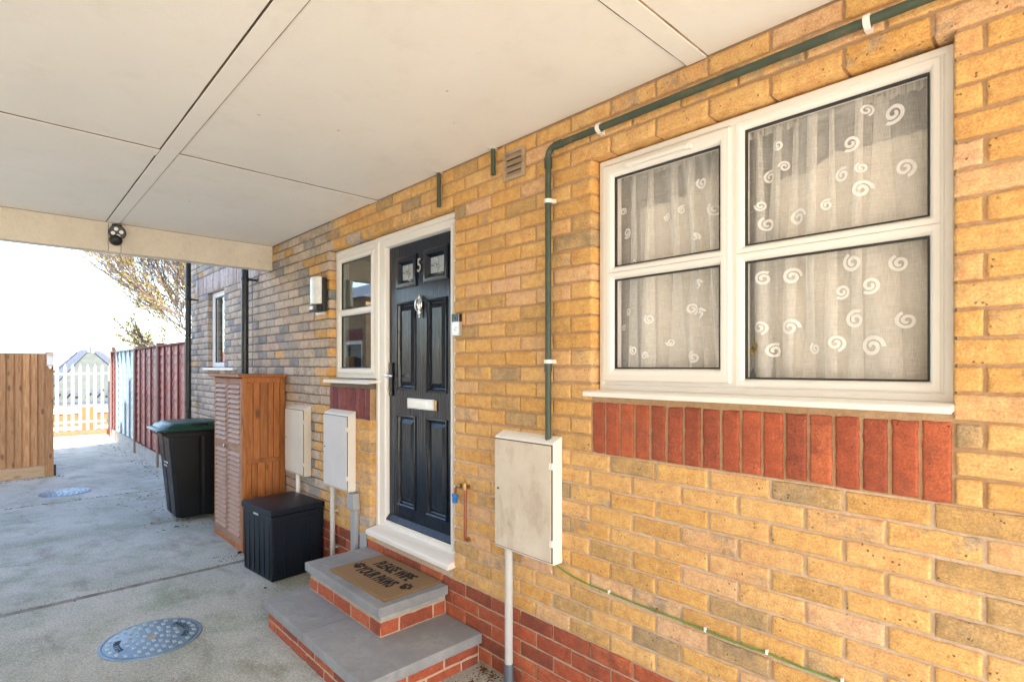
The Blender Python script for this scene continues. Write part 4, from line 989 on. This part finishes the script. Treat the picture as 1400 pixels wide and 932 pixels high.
for di in range(2):
    x1 = -.036-di*(CW-.056)/2; x0 = x1-(CW-.06)/2; d = MB(); y0, y1 = -.002, .02; sw_ = .042
    d.box(x0, x0+sw_, y0, y1, .05, CH_-.012, col=(.2, .3, .5)); d.box(x1-sw_, x1, y0, y1, .05, CH_-.012)
    for z0, z1 in ((.05, .12), (.86, .93), (CH_-.06, CH_-.012)): d.box(x0+sw_, x1-sw_, y0, y1, z0, z1)
    do = d.build('louvred_door', 'cab_side' if False else 'cab_slat', cb2, bevel=.002)
    s = MB()
    for za, zb_, n_ in ((.12, .86, 17), (.93, CH_-.06, 12)):
        for k in range(n_):
            z = za+(zb_-za)*(k+.5)/n_; hh = (zb_-za)/n_
            f_, b_ = -.012, .020
            s.add([(x0+sw_, f_, z-hh*.30), (x1-sw_, f_, z-hh*.30), (x1-sw_, b_, z+hh*.62), (x0+sw_, b_, z+hh*.62),
                   (x0+sw_, f_+.001, z-hh*.46), (x1-sw_, f_+.001, z-hh*.46), (x1-sw_, b_+.004, z+hh*.46), (x0+sw_, b_+.004, z+hh*.46)],
                  [(0, 1, 2, 3), (7, 6, 5, 4), (4, 5, 1, 0), (3, 2, 6, 7), (0, 3, 7, 4), (1, 5, 6, 2)])
    s.build('louvre_slats', 'slat', do)
k = MB(); k.lathe([(.006, 0), (.006, .012), (.014, .018), (.016, .026), (.008, .032)], (-.036-(CW-.056)/2-.02, -.002, .885), (0, -1, 0), 16); k.build('knob', 'steel', cb2, smooth=40)
t = MB(); t.box(-CW+.02, -.035, .001, .02, .0, .048); t.build('plinth_rail', 'cab_side', cb2, bevel=.002)
t = MB(); t.box(-.045, -.03, -.03, .06, .0, .012); t.build('foot', 'black_pl', cb2)

# ------------------------------------------------------------------ wheelie bin
wb_ = thing('wheelie_bin', 'charcoal wheelie bin with dark green lid between the cabinet and the fence', 'wheelie bin', (-6.47, -.56, 0))
def binsec(z):   # cross-section (x along wall negative = away), grooved sides
    q = z/.95; xr = .0+.035*q; xl = -.46-.055*q; yf = .0-.085*q; yb = .50+.06*q; d = .010
    ym = (yf+yb)/2-.02; P = []
    P += [(xr, yf+.03), (xr, ym-.022), (xr-d, ym-.012), (xr-d, ym+.012), (xr, ym+.022), (xr, yb-.03), (xr-.03, yb)]
    P += [(xl+.03, yb), (xl, yb-.03), (xl, yf+.03), (xl+.03, yf)]
    xm = (xl+xr)/2; P += [(xm-.05, yf), (xm-.04, yf+.006), (xm+.04, yf+.006), (xm+.05, yf), (xr-.03, yf)]
    return P
t = MB(); zs = [.04, .06, .45, .5, .55, .90, .93]; n_ = len(binsec(0)); V = []
for z in zs:
    for x, y in binsec(z):
        s_ = 1 if z > .05 else .96; V.append(((x+.23)*s_-.23, (y-.25)*s_+.25-(0.0), z))
t.add(V, [tuple(range(n_))[::-1], tuple((len(zs)-1)*n_+k for k in range(n_))]+[(i*n_+k, i*n_+(k+1) % n_, (i+1)*n_+(k+1) % n_, (i+1)*n_+k) for i in range(len(zs)-1) for k in range(n_)])
body = t.build('body', 'bin_black', wb_, smooth=30, bevel=.004)
t = MB(); t.box(-.535, .050, -.115, .585, .925, .945); t.box(-.53, .045, -.11, .58, .885, .926); t.build('rim', 'bin_black', wb_, bevel=.006)
t = MB(); t.box(-.50, .01, -.135, -.10, .90, .93); t.build('front_comb', 'bin_black', wb_, bevel=.01)
t = MB()
def loop(x0, x1, y0, y1, z, c=.03): return [(x0+c, y0, z), (x1-c, y0, z), (x1, y0+c, z), (x1, y1-c, z), (x1-c, y1, z), (x0+c, y1, z), (x0, y1-c, z), (x0, y0+c, z)]
L_ = [loop(-.55, .065, -.185, .60, .948), loop(-.55, .065, -.185, .60, .958), loop(-.54, .055, -.165, .59, .972), loop(-.535, .05, -.13, .585, .975), loop(-.53, .045, -.105, .58, 1.0), loop(-.50, .015, -.05, .38, 1.026), loop(-.48, -.005, -.02, .34, 1.031)]
V = [p for l in L_ for p in l]; t.add(V, [tuple(range(8))[::-1], tuple(len(V)-8+k for k in range(8))]+[(i*8+k, i*8+(k+1) % 8, (i+1)*8+(k+1) % 8, (i+1)*8+k) for i in range(len(L_)-1) for k in range(8)])
lid = t.build('lid', 'bin_green', wb_, bevel=.005)
t = MB(); t.box(.028, .046, .12, .28, .992, 1.018); t.build('lid_grip', 'bin_black', lid, bevel=.004)
t = MB(); t.tube([(-.50, .63, .93), (.02, .63, .93)], .014, 10); t.box(-.47, -.44, .56, .63, .915, .935); t.box(-.04, -.01, .56, .63, .915, .935); t.build('handle', 'bin_black', wb_, smooth=40)
for x in (-.52, .03):
    t = MB(); t.lathe([(.05, -.02), (.095, -.018), (.098, 0), (.095, .018), (.05, .02)], (x, .48, .098), (1, 0, 0), 24); t.build('wheel', 'black_pl', wb_, smooth=40)
for z, w_ in ((.60, .16), (.565, .12)):
    t = MB()
    for k in range(7): x = -.30+k*w_/7; t.box(x, x+w_/7-.006, -.058-.003, -.052, z+random.uniform(-.002, .002), z+.014)
    t.build('faded_lettering', 'silver', body)

# ------------------------------------------------------------------ manhole covers
def manhole(x, y, label, r=.325, rz=0, text=True):
    o = thing('manhole_cover', label, 'manhole cover', (x, y, .001), rz, 'round drain covers')
    t = MB(); t.lathe([(r+.022, 0), (r+.02, .004), (r+.006, .005), (r+.004, .001)], (0, 0, 0), n=64); t.lathe([(r, 0), (r, .005), (r-.004, .0065)], (0, 0, 0), n=64)
    t.build('plate', 'iron', o, smooth=30)
    t = MB()
    rings = [(r*.90, 24), (r*.72, 18), (r*.54, 14), (r*.37, 9), (r*.21, 5)]; k_ = r/.235
    for i, (rr, n_) in enumerate(rings):
        for k in range(n_):
            a = 2*math.pi*(k+.5*(i % 2))/n_
            if i == 1 and text and (R(48) < a < R(132) or R(228) < a < R(312)): continue
            X = rr*math.cos(a); Y = rr*math.sin(a); h = .0105
            t.add([(X+a_*k_, Y+b_*k_, z_) for a_, b_, z_ in ((-.017, -.0095, .0063), (.017, -.0095, .0063), (.017, .0095, .0063), (-.017, .0095, .0063), (-.014, -.007, h), (.014, -.007, h), (.014, .007, h), (-.014, .007, h))],
                  [(4, 5, 6, 7), (0, 1, 5, 4), (1, 2, 6, 5), (2, 3, 7, 6), (3, 0, 4, 7)])
    t.build('raised_studs', 'iron_l', o)
    t = MB(); t.lathe([(.026, .0066), (.024, .008), (.015, .0075)], (0, 0, 0), n=28); t.build('centre_boss', 'brass', o)
    if text:
        for word, a0, sgn in (('PRESTIGE', 90, -1), ('WATER', 270, 1)):
            for i, ch in enumerate(word):
                a = R(a0+sgn*(i-(len(word)-1)/2)*10); xf = Matrix.Translation((r*.73*math.cos(a), r*.73*math.sin(a), .0075)) @ Matrix.Rotation(a-math.pi/2 if sgn < 0 else a+math.pi/2, 4, 'Z')
                text_mesh(ch, .042, xf, 'cast_letter', 'iron_d', o, .0015, .9, .001)
    return o
manhole(-3.815, -1.245, 'blue grey round manhole cover with raised studs in the foreground concrete', .238)
manhole(-9.02, -1.27, 'worn manhole cover near the wooden fence at the far end of the drive', .25, .4, False)

# ------------------------------------------------------------------ fallen leaves and debris
spots = [(-5.02, -.40), (-6.30, -.60), (-6.6, -.75), (-7.9, -.35), (-8.05, -.55), (-8.45, -.28), (-9.6, -.30), (-9.8, -.12), (-12.2, -.55), (-4.1, -.50), (-2.12, -.05), (-2.02, -.13), (-2.16, -.16), (-1.93, -.08), (-2.2, -.04)]
near = ['beside the cabinet foot', 'at the near foot of the wheelie bin', 'in front of the wheelie bin', 'by the far house corner', 'beyond the wheelie bin', 'on the far concrete joint', 'below the red fence post', 'tight against the red fence', 'near the pale fence panel', 'under the storage box corner', 'beside the grey conduit foot', 'in front of the conduit foot', 'between the conduit and the steps', 'right of the conduit foot', 'in the corner of steps and wall']
for i, (x, y) in enumerate(spots):
    t = MB(); s_ = random.uniform(.016, .028); n_ = 8; V = [(0, 0, .006)]
    for k in range(n_): a = 2*math.pi*k/n_; rr = s_*(1 if k % 2 else .65); V.append((rr*math.cos(a), rr*.7*math.sin(a), .001+random.uniform(0, .008)))
    V += [(v[0], v[1], v[2]-.0008) for v in V]
    t.add(V, [(0, 1+k, 1+(k+1) % n_) for k in range(n_)]+[(n_+1, n_+2+(k+1) % n_, n_+2+k) for k in range(n_)]); o = t.build('fallen_leaf', 'leaf_b')
    o.location = (x, y, .003); o.rotation_euler = (0, 0, random.uniform(0, 6)); tag(o, 'brown fallen leaf '+near[i], 'leaf', 'fallen leaves on the drive')

rl = random.Random(4); t = MB()
def crumbs(n_, x0, x1, y0, y1, smin=.002, smax=.007):
    for _ in range(n_):
        x = rl.uniform(x0, x1); y = rl.uniform(y0, y1); s_ = rl.uniform(smin, smax); a = rl.uniform(0, 6); P = [(x+s_*math.cos(a+k*1.26)*rl.uniform(.6, 1.3), y+s_*math.sin(a+k*1.26)*rl.uniform(.6, 1.3)) for k in range(5)]
        t.add([(p, q, .0005) for p, q in P]+[(x, y, s_*.8)], [(k, (k+1) % 5, 5) for k in range(5)])
crumbs(150, -2.25, -1.85, -.14, -.006); crumbs(40, -2.24, -2.0, -.35, -.1); crumbs(160, -1.9, 0, -.05, -.006); crumbs(60, -4.2, -3.5, -.6, -.1); crumbs(60, -5.1, -4.9, -.6, -.36)
crumbs(110, -8.4, -6.2, -.9, -.3, .003, .012); crumbs(110, -14, -8.6, -.25, -.05, .004, .016); crumbs(90, -8.44, -8.38, -1.9, -.2, .003, .012); crumbs(60, -4.88, -4.78, -1.9, -.45); crumbs(40, -10.5, -10.3, -1.9, -1.2, .004, .014); crumbs(250, -8, -2.3, -1.9, -.7, .0015, .004)
tag(t.build('ground_litter', 'litter'), 'fine brown grit and leaf crumbs scattered along the wall foot and joints', 'litter', kind='stuff')
# ------------------------------------------------------------------ wooden fence
wf = thing('wooden_fence', 'tall natural wood feather edge fence with gravel board on the left', 'fence', (-10.55, -1.35, 0))
t = MB(); t.box(-.05, .05, -.05, .045, -.02, 1.825); t.build('fence_post', 'fence_wood', wf, bevel=.003)
y = -.052; k = 0
t = MB()
while y > -1.95:
    t.add([(-.02, y, .165), (.018, y, .165), (-.008, y-.098, .165), (-.02, y-.098, .165), (-.02, y, 1.81), (.018, y, 1.81), (-.008, y-.098, 1.81), (-.02, y-.098, 1.81)],
          [(0, 1, 2, 3)[::-1], (4, 5, 6, 7), (0, 4, 5, 1)[::-1], (1, 5, 6, 2)[::-1], (2, 6, 7, 3)[::-1], (3, 7, 4, 0)[::-1]]); y -= .085
t.build('boards', 'fence_wood', wf, bevel=.001)
t = MB(); t.box(-.03, .03, -1.95, -.052, .005, .16); t.build('gravel_board', 'fence_rail', wf, bevel=.003)
t = MB(); t.box(-.05, .05, -2.05, -1.951, -.02, 1.825); t.build('fence_post', 'fence_wood', wf, bevel=.003)
for z in (.35, 1.0, 1.6): t = MB(); t.box(-.075, -.021, -1.95, -.052, z, z+.06); t.build('rail', 'fence_rail', wf)
t = MB(); t.box(-.04, .03, .047, .075, .0, .17); t.build('post_stop', 'black_pl', wf, bevel=.003)
lt = thing('post_lantern', 'small white lantern fixed near the top of the wooden fence post', 'lantern', (-10.499, -1.345, 1.58))
t = MB(); t.box(.001, .05, -.04, .04, .06, .205); t.build('lantern_glass', 'white_lamp', lt, bevel=.006)
t = MB(); t.box(.001, .058, -.046, .046, .205, .222); t.box(.001, .052, -.043, .043, .05, .06); t.prism([(-.03, .05), (.03, .05), (.008, 0), (-.008, 0)], lambda a, b, d: (d, a, b), .001, .04); t.build('lantern_cap', 'silver', lt, bevel=.003)

# ------------------------------------------------------------------ red panel fence
rfn = thing('panel_fence', 'red lap panel fence with one pale teal panel and concrete gravel boards beyond the bin', 'fence', (-8.5, 0, 0))
PX = [-8.44, -10.29, -12.31, -14.44, -15.24]
for i, x in enumerate(PX):
    t = MB(); t.box(x+8.5-.05, x+8.5+.05, -.05, .05, -.02, 2.0 if i < 4 else 2.06); t.build('fence_post', 'post', rfn, bevel=.004)
for i in range(4):
    xa, xb = PX[i+1]+8.5+.052, PX[i]+8.5-.052; teal = i == 2
    t = MB(); nb = 13; z0 = .235; hz = (1.93-z0)/nb
    nx = 14
    for k in range(nb):
        za = z0+k*hz; V = []
        for q in range(nx+1):
            x = xa+(xb-xa)*q/nx; w = .006*noise.noise(Vector((x*3, k*3.1, 0)))
            V += [(x, -.020, za-.008+w), (x, -.006, za+hz+.006), (x, .0, za-.008), (x, .0, za+hz+.006)]
        F = []
        for q in range(nx): a = q*4; F += [(a, a+4, a+5, a+1), (a+2, a+6, a+4, a)]
        t.add(V, F)
    t.build('lap_boards', 'teal_fence' if teal else 'red_fence', rfn)
    bm_ = 'batten_t' if teal else 'batten_d'
    nbt = 1 if i == 3 else 3
    for k in range(nbt+2):
        x = xa+(xb-xa)*k/(nbt+1); x = min(max(x, xa+.02), xb-.02)
        t = MB(); t.box(x-.02, x+.02, -.045, -.021, .235, 1.93); t.build('batten', bm_, rfn, bevel=.003)
    t = MB(); t.box(xa, xb, -.05, .01, 1.931, 1.96); t.build('capping', bm_, rfn, bevel=.003); t = MB(); t.box(xa, xb, -.045, -.0, .225, .2345); t.build('bottom_rail', bm_, rfn, bevel=.003)
    t = MB(); t.box(xa, xb, -.03, .02, -.03, .222); t.build('gravel_board', 'concrete_post', rfn, bevel=.004)
sp_ = thing('solar_light', 'small dark slanted solar light on top of the last red fence post', 'solar light', (-15.24, 0, 2.06))
t = MB(); t.tube([(0, 0, 0), (0, 0, .1)], .012, 8); t.build('stem', 'black_pl', sp_, smooth=40)
t = MB(); t.box(-.03, .03, -.16, .16, .1, .115, M4=Matrix.Rotation(R(-14), 4, 'X')); t.box(-.25, .25, -.03, .03, .1, .114, M4=Matrix.Rotation(R(10), 4, 'Y')); t.build('panel', 'conduit_d', sp_)

# ------------------------------------------------------------------ palisade fence
pf = thing('palisade_fence', 'pale galvanised palisade fence with pointed pales on a low red kerb', 'fence', (-16.55, -.4, 0))
t = MB(); t.box(-.12, .10, -3, .62, -.3, .078); t.build('brick_kerb', 'brick_r', pf, bevel=.006)
t = MB()
for z in (.28, 1.43): t.box(-.035, -.005, -3, .6, z, z+.05)
t.build('rail', 'galv', pf)
y = .5
while y > -2.9:
    t = MB(); P = [(-.034, 0), (-.018, .012), (.018, .012), (.034, 0)]
    V = []
    for z in (.09, 1.60): V += [(-.004+p[1], y+p[0], z) for p in P]
    V += [(.008, y, 1.70)]
    V2 = [(v[0]-.004, v[1], v[2]) for v in V]
    t.add(V, [(0, 1, 5, 4), (1, 2, 6, 5), (2, 3, 7, 6), (4, 5, 8), (5, 6, 8), (6, 7, 8)]); t.add(V2, [(4, 5, 1, 0), (5, 6, 2, 1), (6, 7, 3, 2), (8, 5, 4), (8, 6, 5), (8, 7, 6)])
    t.build('pale', 'galv', pf); y -= .142

# ------------------------------------------------------------------ beyond: garden wall, houses
gw = thing('garden_wall', 'low orange brick garden wall with white bands behind the palisade', 'wall', (-19, -.5, -.45))
t = MB(); t.box(-.2, .0, -6, 4, -.2, .80); t.build('brickwork', 'orange_wall', gw)
t = MB(); t.box(-.24, .04, -6, 4, .801, .85); t.box(.001, .015, -6, 4, .36, .44); t.box(.001, .015, -6, 4, .57, .585); t.build('white_band', 'white_trim', gw)
for y in (-5.8, -3.8, -1.8, .2, 2.2): t = MB(); t.box(-.26, .06, y, y+.35, -.2, .95); t.build('pier', 'orange_wall', gw)
def hip_house(name, label, cx, cy, zb, hw, eave, apex, roof_m, group=None):
    o = thing(name, label, 'house', (cx, cy, zb), 0, group)
    t = MB(); t.box(-hw*.9, hw*.9, -hw*.9, hw*.9, 0, eave); t.build('wall', 'render', o)
    t = MB(); r_ = .35
    t.add([(-hw, -hw, eave), (hw, -hw, eave), (hw, hw, eave), (-hw, hw, eave), (-r_, -r_, apex), (r_, -r_, apex), (r_, r_, apex), (-r_, r_, apex)],
          [(0, 1, 5, 4), (1, 2, 6, 5), (2, 3, 7, 6), (3, 0, 4, 7), (4, 5, 6, 7), (3, 2, 1, 0)]); ro = t.build('roof', roof_m, o)
    return o, ro
hs, ro = hip_house('neighbour_house', 'low house with pale hipped roof and dark hip ridges behind the palisade', -45, 2.5, -3.1, 3.15, 2.62, 5.75, 'rooftile')
t = MB()
for sx, sy in ((1, -1), (1, 1), (-1, -1), (-1, 1)):
    for q in (0, .34): t.tube([(sx*.36-(0), sy*(.36-q*.5), 5.80), (sx*3.16, sy*(3.16-q*2.2 if False else 3.16-q), 2.70)], .13, 6)
t.build('hip_ridge', 'roof_dark', hs)
t = MB(); t.box(-.5, .5, -.95, -.02, 5.65, 6.15); t.build('chimney', 'conduit_d', hs)
t = MB(); t.box(-.5, .5, .05, .8, 5.65, 6.1); t.build('chimney', 'white_trim', hs)
t = MB()
for k in range(13): y = -2.95+k*.49; t.prism([(y, 2.95), (y+.10, 2.95), (y+.32, 3.35), (y+.22, 3.35)], lambda a, b, d: (d, a, b), 2.95, 3.12); t.box(2.86, 3.2, y+.02, y+.3, 2.48, 2.56)
t.build('eaves_bracket', 'roof_dark', hs)
t = MB(); t.box(3.13, 3.22, -3.2, 3.2, 2.58, 2.66); t.build('gutter', 'roof_dark', hs)
for y in (-2.2, -1.0, .6, 1.6, 2.3):
    t = MB(); t.box(2.84, 2.88, y, y+.55, .9 if y < 0 else 1.0, 1.7); t.build('window', 'dark_glass', hs)
h2 = thing('terraced_house', 'house with red brown tiled gable showing over the wooden fence at the left edge', 'house', (-34, -5.3, -2.2))
t = MB(); t.box(-4, 0, -3, 1.0, 0, 3.6); t.build('wall', 'outer_brick', h2)
t = MB(); t.prism([(-3.2, 3.5), (-1, 5.6), (1.3, 3.5), (1.3, 3.4), (-3.2, 3.4)], lambda a, b, d: (d, a, b), -4.2, .25); t.build('roof', 'roof_red', h2)
t = MB(); t.box(.01, .05, -.9, -.2, 1.6, 2.6); t.build('window', 'dark_glass', h2)
# opposite wing across the drive
ow = thing('brick_outbuilding', 'small brick outbuilding with white window facing the drive across from the red fence', 'outbuilding', (-11.8, -3.3, 0))
OWH = [(.95, 1.75, .95, 2.15)]
t = MB()
for r in rect_minus((-3, 1.9, -.05, 3.0), OWH): t.box(r[0], r[1], -.3, 0, r[2], r[3])
t.box(-3, 1.9, -1.0, -.301, -.05, 3.0); t.build('wall', 'outer_brick', ow)
t = MB()
for k in range(16): t.box(.5+k*.08, .574+k*.08, .001, .006, 2.17, 2.39)
t.build('soldier_lintel', 'brick_p', ow)
t = MB(); t.ring(.95, 1.75, .95, 2.15, [(0, -.1), (0, -.02), (.07, -.02), (.075, -.06)]); fo = t.build('window', 'upvc', ow)
t = MB(); t.box(1.02, 1.68, -.075, -.07, 1.02, 2.08); t.build('pane', 'dark_glass', fo)
t = MB(); t.add([(-3.1, .15, 3.0), (2.0, .15, 3.0), (2.0, -1.15, 3.0), (-3.1, -1.15, 3.0), (-3.1, -.5, 3.4), (2.0, -.5, 3.4)], [(3, 2, 1, 0), (0, 1, 5, 4), (2, 3, 4, 5), (1, 2, 5), (3, 0, 4)]); t.build('roof', 'conduit_d', ow)

bw2 = thing('bounce_wall', 'unseen cream wall added opposite the big window for bounce and reflection', 'wall', (2, -6.7, 0))  # unseen wall added for warm bounce and to fill window reflections
t = MB(); t.box(-11, 7, -.25, 0, -.05, 3.5); t.build('wall', 'cream_wall', bw2)
t = MB(); t.box(-11.03, 7.03, -.29, .04, 3.501, 3.56); t.build('coping', 'slab', bw2)
# ------------------------------------------------------------------ trees
def tree(label, loc, h, r0, nlimb, spread, twig, leaves, seed, leafm, el=(15, 60), az=None):
    rs = random.Random(seed); o = thing('tree', label, 'tree', loc)
    tr = MB(); cr = MB()
    top = h*.42
    tr.tube([(0, 0, -.2), (.03, .02, top*.5), (0, .05, top), (.05, .1, h*.75)], [r0*1.3, r0, r0*.8, r0*.3], 10)
    tips = []
    def branch(p, d, L, r, lev):
        pts = [p]; q = p.copy(); dd = d.copy(); n_ = 6 if lev < 2 else 4
        for k in range(n_):
            dd = (dd+Vector((rs.uniform(-1, 1), rs.uniform(-1, 1), rs.uniform(-.6, .9)))*.11+Vector((0, 0, .03))).normalized()
            q = q+dd*L/n_; pts.append(q.copy())
        (tr if lev == 0 else cr).tube(pts, [r*(1-.75*k/n_)+.0015 for k in range(n_+1)], 5 if lev < 2 else 3, 0, cap=False)
        if lev < 3:
            nsub = (14, 9, 6)[lev] if twig > 0 else 5
            for k in range(nsub):
                i = rs.randint(1, n_-1); b_ = pts[i].lerp(pts[i+1], rs.random()); loc_d = (pts[i+1]-pts[i]).normalized()
                sd_ = Vector((rs.uniform(-1, 1), rs.uniform(-1, 1), rs.uniform(-.5, 1))).normalized()
                branch(b_, (loc_d+sd_*(.55, .5, .45)[lev]).normalized(), L*(.55, .5, .5)[lev]*rs.uniform(.7, 1.2), r*.42, lev+1)
        if lev >= 2: tips.extend(pts[1:])
    for k in range(nlimb):
        a = az(rs) if az else rs.uniform(0, 2*math.pi); e = R(rs.uniform(*el)); zz = rs.uniform(top*.6, h*.72)
        branch(Vector((0, .05, zz)), Vector((math.cos(a)*math.cos(e), math.sin(a)*math.cos(e), math.sin(e))), spread*rs.uniform(.7, 1.1), r0*.17, 0)
    tr.build('trunk', 'bark', o, smooth=60); c_ = cr
    rs.shuffle(tips)
    for p in tips[:leaves]:
        # leaves cluster in patches, with gaps between
        if noise.noise(p*.9) < -.12: continue
        s_ = rs.uniform(.028, .045); p2 = p+Vector((rs.uniform(-.05, .05), rs.uniform(-.05, .05), rs.uniform(-.08, .02)))
        u = Vector((rs.uniform(-1, 1), rs.uniform(-1, 1), rs.uniform(-1, 1))).normalized(); w = u.cross(Vector((rs.uniform(-1, 1), rs.uniform(-1, 1), rs.uniform(-1, 1)))).normalized()
        c_.add([p2-u*s_, p2-w*s_*.6, p2+u*s_, p2+w*s_*.6], [(0, 1, 2, 3)], 1, (rs.random(),)*3)
    c_.build('crown', ['bark', leafm], o)
    return o
tree('large autumn tree with fine sweeping branches and sparse yellow leaves behind the red fence', (-17.5, 2.6, -.3), 6.2, .16, 46, 3.2, 1, 42000, 5, 'leaf_y', el=(10, 60))
tree('small bare hazy tree far beyond the wooden fence', (-60, -5.2, -3.1), 5.6, .12, 10, 1.9, 1, 0, 11, 'leaf_y', el=(20, 70))

# bird in the sky
bd = MB(); bd.lathe([(.01, -.12), (.04, -.05), (.045, .03), (.025, .09), (.005, .13)], (0, 0, 0), (0, 1, 0), 8)
bd.add([(0, -.02, .02), (0, .05, .02), (.32, -.02, .09), (.18, -.05, .06)], [(0, 1, 2, 3), (3, 2, 1, 0)]); bd.add([(0, -.02, .02), (0, .05, .02), (-.32, -.02, .09), (-.18, -.05, .06)], [(3, 2, 1, 0), (0, 1, 2, 3)])
bo = bd.build('bird', 'black_pl'); bo.location = (-50, -2.3, 7.6); bo.rotation_euler = (0, .2, 1.1); tag(bo, 'tiny dark bird flying in the white sky above the wooden fence', 'bird')
